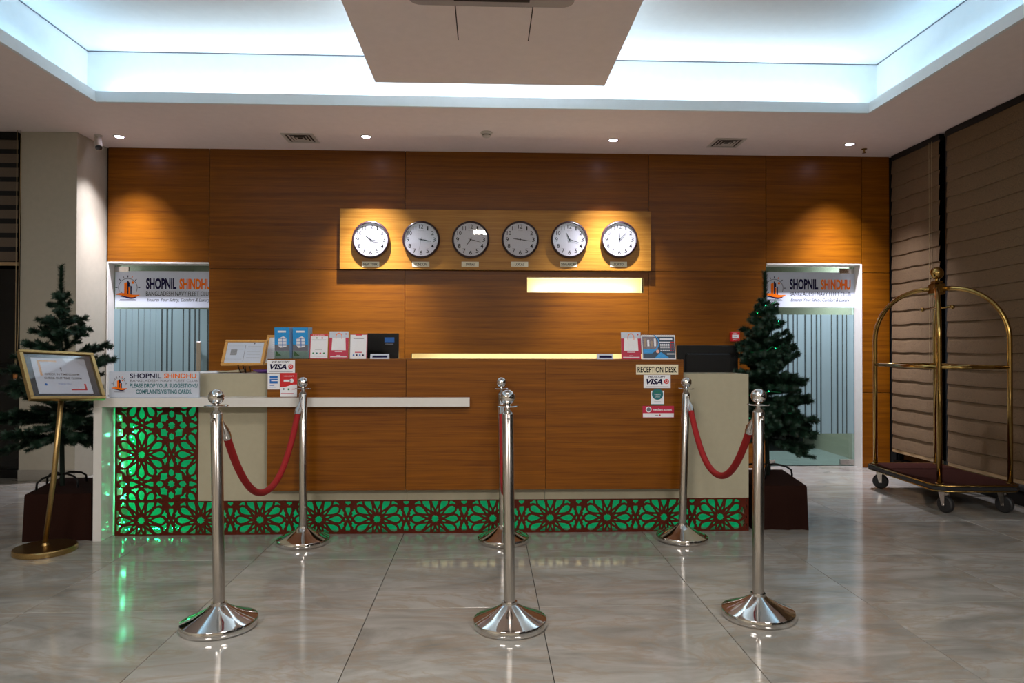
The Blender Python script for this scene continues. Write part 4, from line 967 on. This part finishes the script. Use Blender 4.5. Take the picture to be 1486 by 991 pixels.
# ------------------------------------------------------------------ cloth covered tree boxes
def cloth_box(poly, h, label, name='cloth_covered_box'):
    cx = sum(p[0] for p in poly) / 4; cy = sum(p[1] for p in poly) / 4
    t = thing(name, label, 'box', (cx, cy, 0)); b = MB(); rng = random.Random(int(cx * 10)); n = 14; rings = []
    per = []
    for i in range(4):
        a, c = poly[i], poly[(i + 1) % 4]
        for k in range(n): per.append((a[0] + (c[0] - a[0]) * k / n - cx, a[1] + (c[1] - a[1]) * k / n - cy, k))
    N_ = len(per); zs = [0, .02, h * .35, h * .7, h - .012, h]
    vs = []
    for zi, z in enumerate(zs):
        for i, (x, y, k) in enumerate(per):
            wv = (.006 * math.sin(i * .9) + .004 * math.sin(i * 2.3 + z * 9)) * (1 - z / h) ** 1.2 if 0 < k < n else .012 * (1 - z / h)
            q = 1 + wv / .3 - (.012 if zi == 5 else 0); vs.append((x * q, y * q, z))
    fs = [(zi * N_ + i, zi * N_ + (i + 1) % N_, (zi + 1) * N_ + (i + 1) % N_, (zi + 1) * N_ + i) for zi in range(5) for i in range(N_)]
    fs.append(tuple(range(5 * N_, 6 * N_))); b.add(vs, fs); b.build('cloth', BROWNC, t, smooth=True, auto=50)
cloth_box([(-2.935, 4.60), (-2.53, 4.62), (-2.55, 5.18), (-3.07, 5.20)], .30, 'dark brown cloth covered box under the left tree')
cloth_box([(1.835, 4.76), (2.20, 4.745), (2.31, 5.40), (1.84, 5.40)], .30, 'dark brown cloth covered box under the right tree, beyond the desk end')

# ------------------------------------------------------------------ artificial fir trees
def needle_run(b, P0, P1, dens, ln, rng, th=.0035, taper=True):
    P0, P1 = Vector(P0), Vector(P1); d = P1 - P0; L_ = d.length; t_ = d.normalized(); o1 = t_.orthogonal().normalized(); o2 = t_.cross(o1)
    b.tube([P0, P1], [th, th * .5], 4)
    n = int(L_ * dens)
    for i in range(n):
        u = (i + rng.random()) / n; a = rng.uniform(0, 2 * PI); out = o1 * math.cos(a) + o2 * math.sin(a); p = P0 + d * u
        q = p + (out * .85 + t_ * rng.uniform(.35, .8)).normalized() * ln * rng.uniform(.75, 1.1); s_ = t_.cross(out) * .0034
        b.add([p - s_, p + s_, q], [(0, 1, 2)])
BR_MESH = {}
def branch_mesh(cls, L_, tw, seed):
    rng = random.Random(seed); b = MB()
    needle_run(b, (0, 0, 0), (L_ * .5, 0, -.012 * L_), 2400, .036, rng); needle_run(b, (L_ * .5, 0, -.012 * L_), (L_, 0, .05 * L_), 2600, .036, rng)
    for k in range(tw):
        u = .3 + .62 * k / max(1, tw - 1); sd = 1 if k % 2 else -1; l = L_ * rng.uniform(.28, .42) * (1.15 - u * .6); a = R(rng.uniform(32, 52)) * sd
        p = Vector((L_ * u, 0, 0)); needle_run(b, p, p + Vector((math.cos(a) * l, math.sin(a) * l, rng.uniform(-.02, .25) * l)), 2600, .035, rng, .0022)
    o = b.build('branch', GREEN); me = o.data; bpy.data.objects.remove(o); return me
for cls, (L_, tw) in {'s': (.12, 3), 'm': (.2, 4), 'l': (.3, 6), 'x': (.38, 8)}.items(): BR_MESH[cls] = [branch_mesh(cls, L_, tw, 7 * i + len(cls) + int(L_ * 100)) for i in range(2)]
BL_ = {'s': .12, 'm': .2, 'l': .3, 'x': .38}
def tree(x, y, z0, H_, prof, rings, per, seed, label, lean=0, clear=.3, lim=None):
    rng = random.Random(seed); t = thing('artificial_fir_tree', label, 'artificial tree', (x, y, z0), (0, R(lean), 0))
    b = MB(); b.tube([(0, 0, 0), (0, 0, H_ * .55), (0, 0, H_ * .83)], [.016, .013, .007], 10); b.build('trunk', BARK, t, smooth=True)
    b = MB(); needle_run(b, (0, 0, H_ * .2), (0, 0, H_ * .84), 2000, .04, rng, .01); needle_run(b, (0, 0, H_ * .8), (.008, 0, H_), 3200, .040, rng, .006); needle_run(b, (.0, 0, .09), (0, 0, .12), 900, .03, rng, .01)
    b.build('top_foliage', GREEN, t)
    for k in range(4):
        a = PI / 4 + k * PI / 2 + .3; c_, s_ = math.cos(a), math.sin(a)
        MB().tube([(0, 0, .075), (c_ * .05, s_ * .05, .085), (c_ * .13, s_ * .13, .07), (c_ * .165, s_ * .165, .045), (c_ * .17, s_ * .17, .0)], .007, 8).build('stand_leg', BLACKP, t, smooth=True)
    for i in range(rings):
        u = i / (rings - 1); z = H_ * (clear + (.84 - clear) * u); r_ = prof(z / H_)
        n = max(4, int(per * (1 - .45 * u)))
        for k in range(n):
            a = 2 * PI * (k + rng.uniform(-.3, .3)) / n + i * 1.1; L_ = r_ * rng.uniform(.82, 1.1)
            if lim: L_ = min(L_, lim(math.cos(a), math.sin(a), z + z0))
            cls = 's' if L_ < .15 else 'm' if L_ < .24 else 'l' if L_ < .34 else 'x'
            me = rng.choice(BR_MESH[cls]); o = bpy.data.objects.new('branch', me); col.objects.link(o); o.parent = t
            pitch = rng.uniform(-8, 42) if z / H_ > .38 else rng.uniform(-20, 16)
            o.location = (0, 0, z - .02 + rng.uniform(-.055, .045)); o.rotation_euler = (rng.uniform(-.5, .5), -R(pitch), a); s_ = L_ / BL_[cls]; o.scale = (s_, min(1.35, max(.95, s_)), min(1.35, max(.95, s_)))
    return t
def pl(pts):
    def f(u):
        for (a, ra), (c, rc) in zip(pts, pts[1:]):
            if u <= c: return ra + (rc - ra) * (u - a) / (c - a)
        return pts[-1][1]
    return f
tl = tree(-2.87, 4.89, .30, 1.49, pl([(0, .40), (.35, .38), (.55, .31), (.7, .20), (.84, .085), (1, .05)]), 11, 8, 3, 'dark green artificial fir tree behind the gold sign stand', -1, .24, lambda c, s, z: min((.33 / c if c > .1 else 9) if z < 1.15 else 9, (.30 / -s if s < -.1 else 9)))
trt = tree(2.10, 5.17, .30, 1.51, pl([(0, .34), (.3, .33), (.5, .27), (.7, .17), (.84, .08), (1, .05)]), 17, 10, 9, 'fuller artificial fir tree standing before the right glass door', -1.0, .22, lambda c, s, z: (.25 / -c if c < -.1 else 9) if z < 1.62 else 9)
# green light string wound on the right tree
t = thing('light_string', 'thin green light string wound round the right tree', 'string lights', (2.10, 5.17, .30)); pts = []
rng = random.Random(2)
for i in range(160):
    u = i / 159; z = .35 + .95 * u; rd = (.24 - .17 * u) * rng.uniform(.7, .95); a = 2 * PI * 6 * u; pts.append((rd * math.cos(a), rd * math.sin(a), z + rng.uniform(-.015, .015)))
MB().tube(pts, .0016, 4).build('wire', mat('light_green_wire', '2a9a5c', .4, emit='0c8a4c', es=.12), t)
for i in range(0, 160, 5):
    o = bpy.data.objects.new('led_bulb', o0); col.objects.link(o); o.parent = t; o.location = pts[i]; o.scale = (.5, .5, .5)

# ------------------------------------------------------------------ luggage cart
cx, cy = 3.718, 5.66
t = thing('luggage_cart', 'brass birdcage luggage cart with a maroon carpeted deck by the shaded windows', 'luggage cart', (cx, cy, 0), (0, 0, R(-1.5)))
hx, hy = .325, .53; zd = .215; ch = .06
def octo(ax, ay, c): return [(-ax + c, -ay), (ax - c, -ay), (ax, -ay + c), (ax, ay - c), (ax - c, ay), (-ax + c, ay), (-ax, ay - c), (-ax, -ay + c)]
b = MB(); b.zprism(octo(hx - .01, hy - .01, ch), zd - .045, zd - .004); b.build('deck', RUBBER, t)
b = MB(); b.zprism(octo(hx - .02, hy - .02, ch), zd - .004, zd + .004); b.build('carpet', CARPET, t)
for zz in (zd - .002, zd - .042):
    b = MB(); b.tube([(x, y, zz) for x, y in octo(hx, hy, ch)], .0065, 8, closed=True); b.build('brass_edge', BRASS, t, smooth=True)
MB().zprism(octo(hx + .004, hy + .004, ch), zd - .034, zd - .012).build('bumper', RUBBER, t)
px_, py_ = .27, .46
ztop = 1.735; zs = 1.31
for sx in (-1, 1):
    for sy in (-1, 1):
        P = [(sx * px_, sy * py_, zd), (sx * px_, sy * py_, zs - .1)]
        for i in range(0, 15):
            a = PI / 2 * i / 14; q = math.cos(a) ** .9 if i < 14 else 0; P.append((sx * (.035 + (px_ - .035) * q), sy * (.04 + (py_ - .04) * q), zs + (ztop - zs) * math.sin(a)))
        b = MB(); b.tube(P, .0185, 14); b.build('post', BRASS, t, smooth=True)
        b = MB(); b.lathe([(.03, zd + .003), (.03, zd + .008), (.021, zd + .014)], 16, Matrix.Translation((sx * px_, sy * py_, 0))); b.build('post_flange', BRASS, t, smooth=True, auto=40)
for a, c in (((-px_, -py_), (px_, -py_)), ((-px_, py_), (px_, py_)), ((-px_, -py_), (-px_, py_)), ((px_, -py_), (px_, py_))):
    b = MB(); b.tube([(a[0], a[1], 1.10), (c[0], c[1], 1.10)], .0145, 12); b.build('side_rail', BRASS, t, smooth=True)
b = MB(); b.box(-.045, .045, -.045, .045, ztop - .05, ztop + .045, bev=.012); b.box(-.032, .032, -.032, .032, ztop + .045, ztop + .065, bev=.004); b.build('hub', BRASS, t)
b = MB(); n = 12; b.lathe([(.012, ztop + .06), (.016, ztop + .075)] + [(max(.001, .052 * math.sin(PI * (i + 1.2) / (n + 1.2))), ztop + .128 - .052 * math.cos(PI * (i + 1.2) / (n + 1.2))) for i in range(n + 1)], 28); b.build('finial', BRASS, t, smooth=True)
b = MB(); b.tube([(0, -.19, 1.575), (0, .19, 1.575)], .008, 10)
for s_ in (-1, 1):
    n = 8; M = Matrix.Translation((0, s_ * .2, 1.575)); b.lathe([(max(.001, .018 * math.sin(PI * i / n)), -.018 * math.cos(PI * i / n)) for i in range(n + 1)], 14, M)
b.tube([(0, 0, 1.575), (0, 0, ztop - .045)], .006, 8); b.build('garment_bar', BRASS, t, smooth=True)
def castor(sx, sy, ang):
    b = MB(); M = Matrix.Translation((sx * (hx - .10), sy * (hy - .07), 0)) @ Matrix.Rotation(R(ang), 4, 'Z')
    W = M @ Matrix.Translation((0, 0, .0655)) @ Matrix.Rotation(PI / 2, 4, 'Y')
    b.lathe([(.03, -.02), (.055, -.02), (.064, -.012), (.065, 0), (.064, .012), (.055, .02), (.03, .02)], 26, W); w_ = b.build('wheel', RUBBER, t, smooth=True, auto=35)
    b = MB(); b.box(-.03, .03, -.02, .04, .155, .172, 0, M)
    for s_ in (-1, 1): b.prism([(-.01, .055), (.012, .055), (.04, .158), (-.012, .158)], s_ * .026 - .002, s_ * .026 + .002, 0, M @ Matrix.Rotation(PI / 2, 4, 'Z'))
    b.tube([M @ Vector((-.03, 0, .065)), M @ Vector((.03, 0, .065))], .008, 8); b.build('fork', STEEL, w_); w_.name = 'castor_wheel'
castor(-1, 1, 60); castor(-1, -1, 20); castor(1, -1, 25); castor(1, 1, 40)
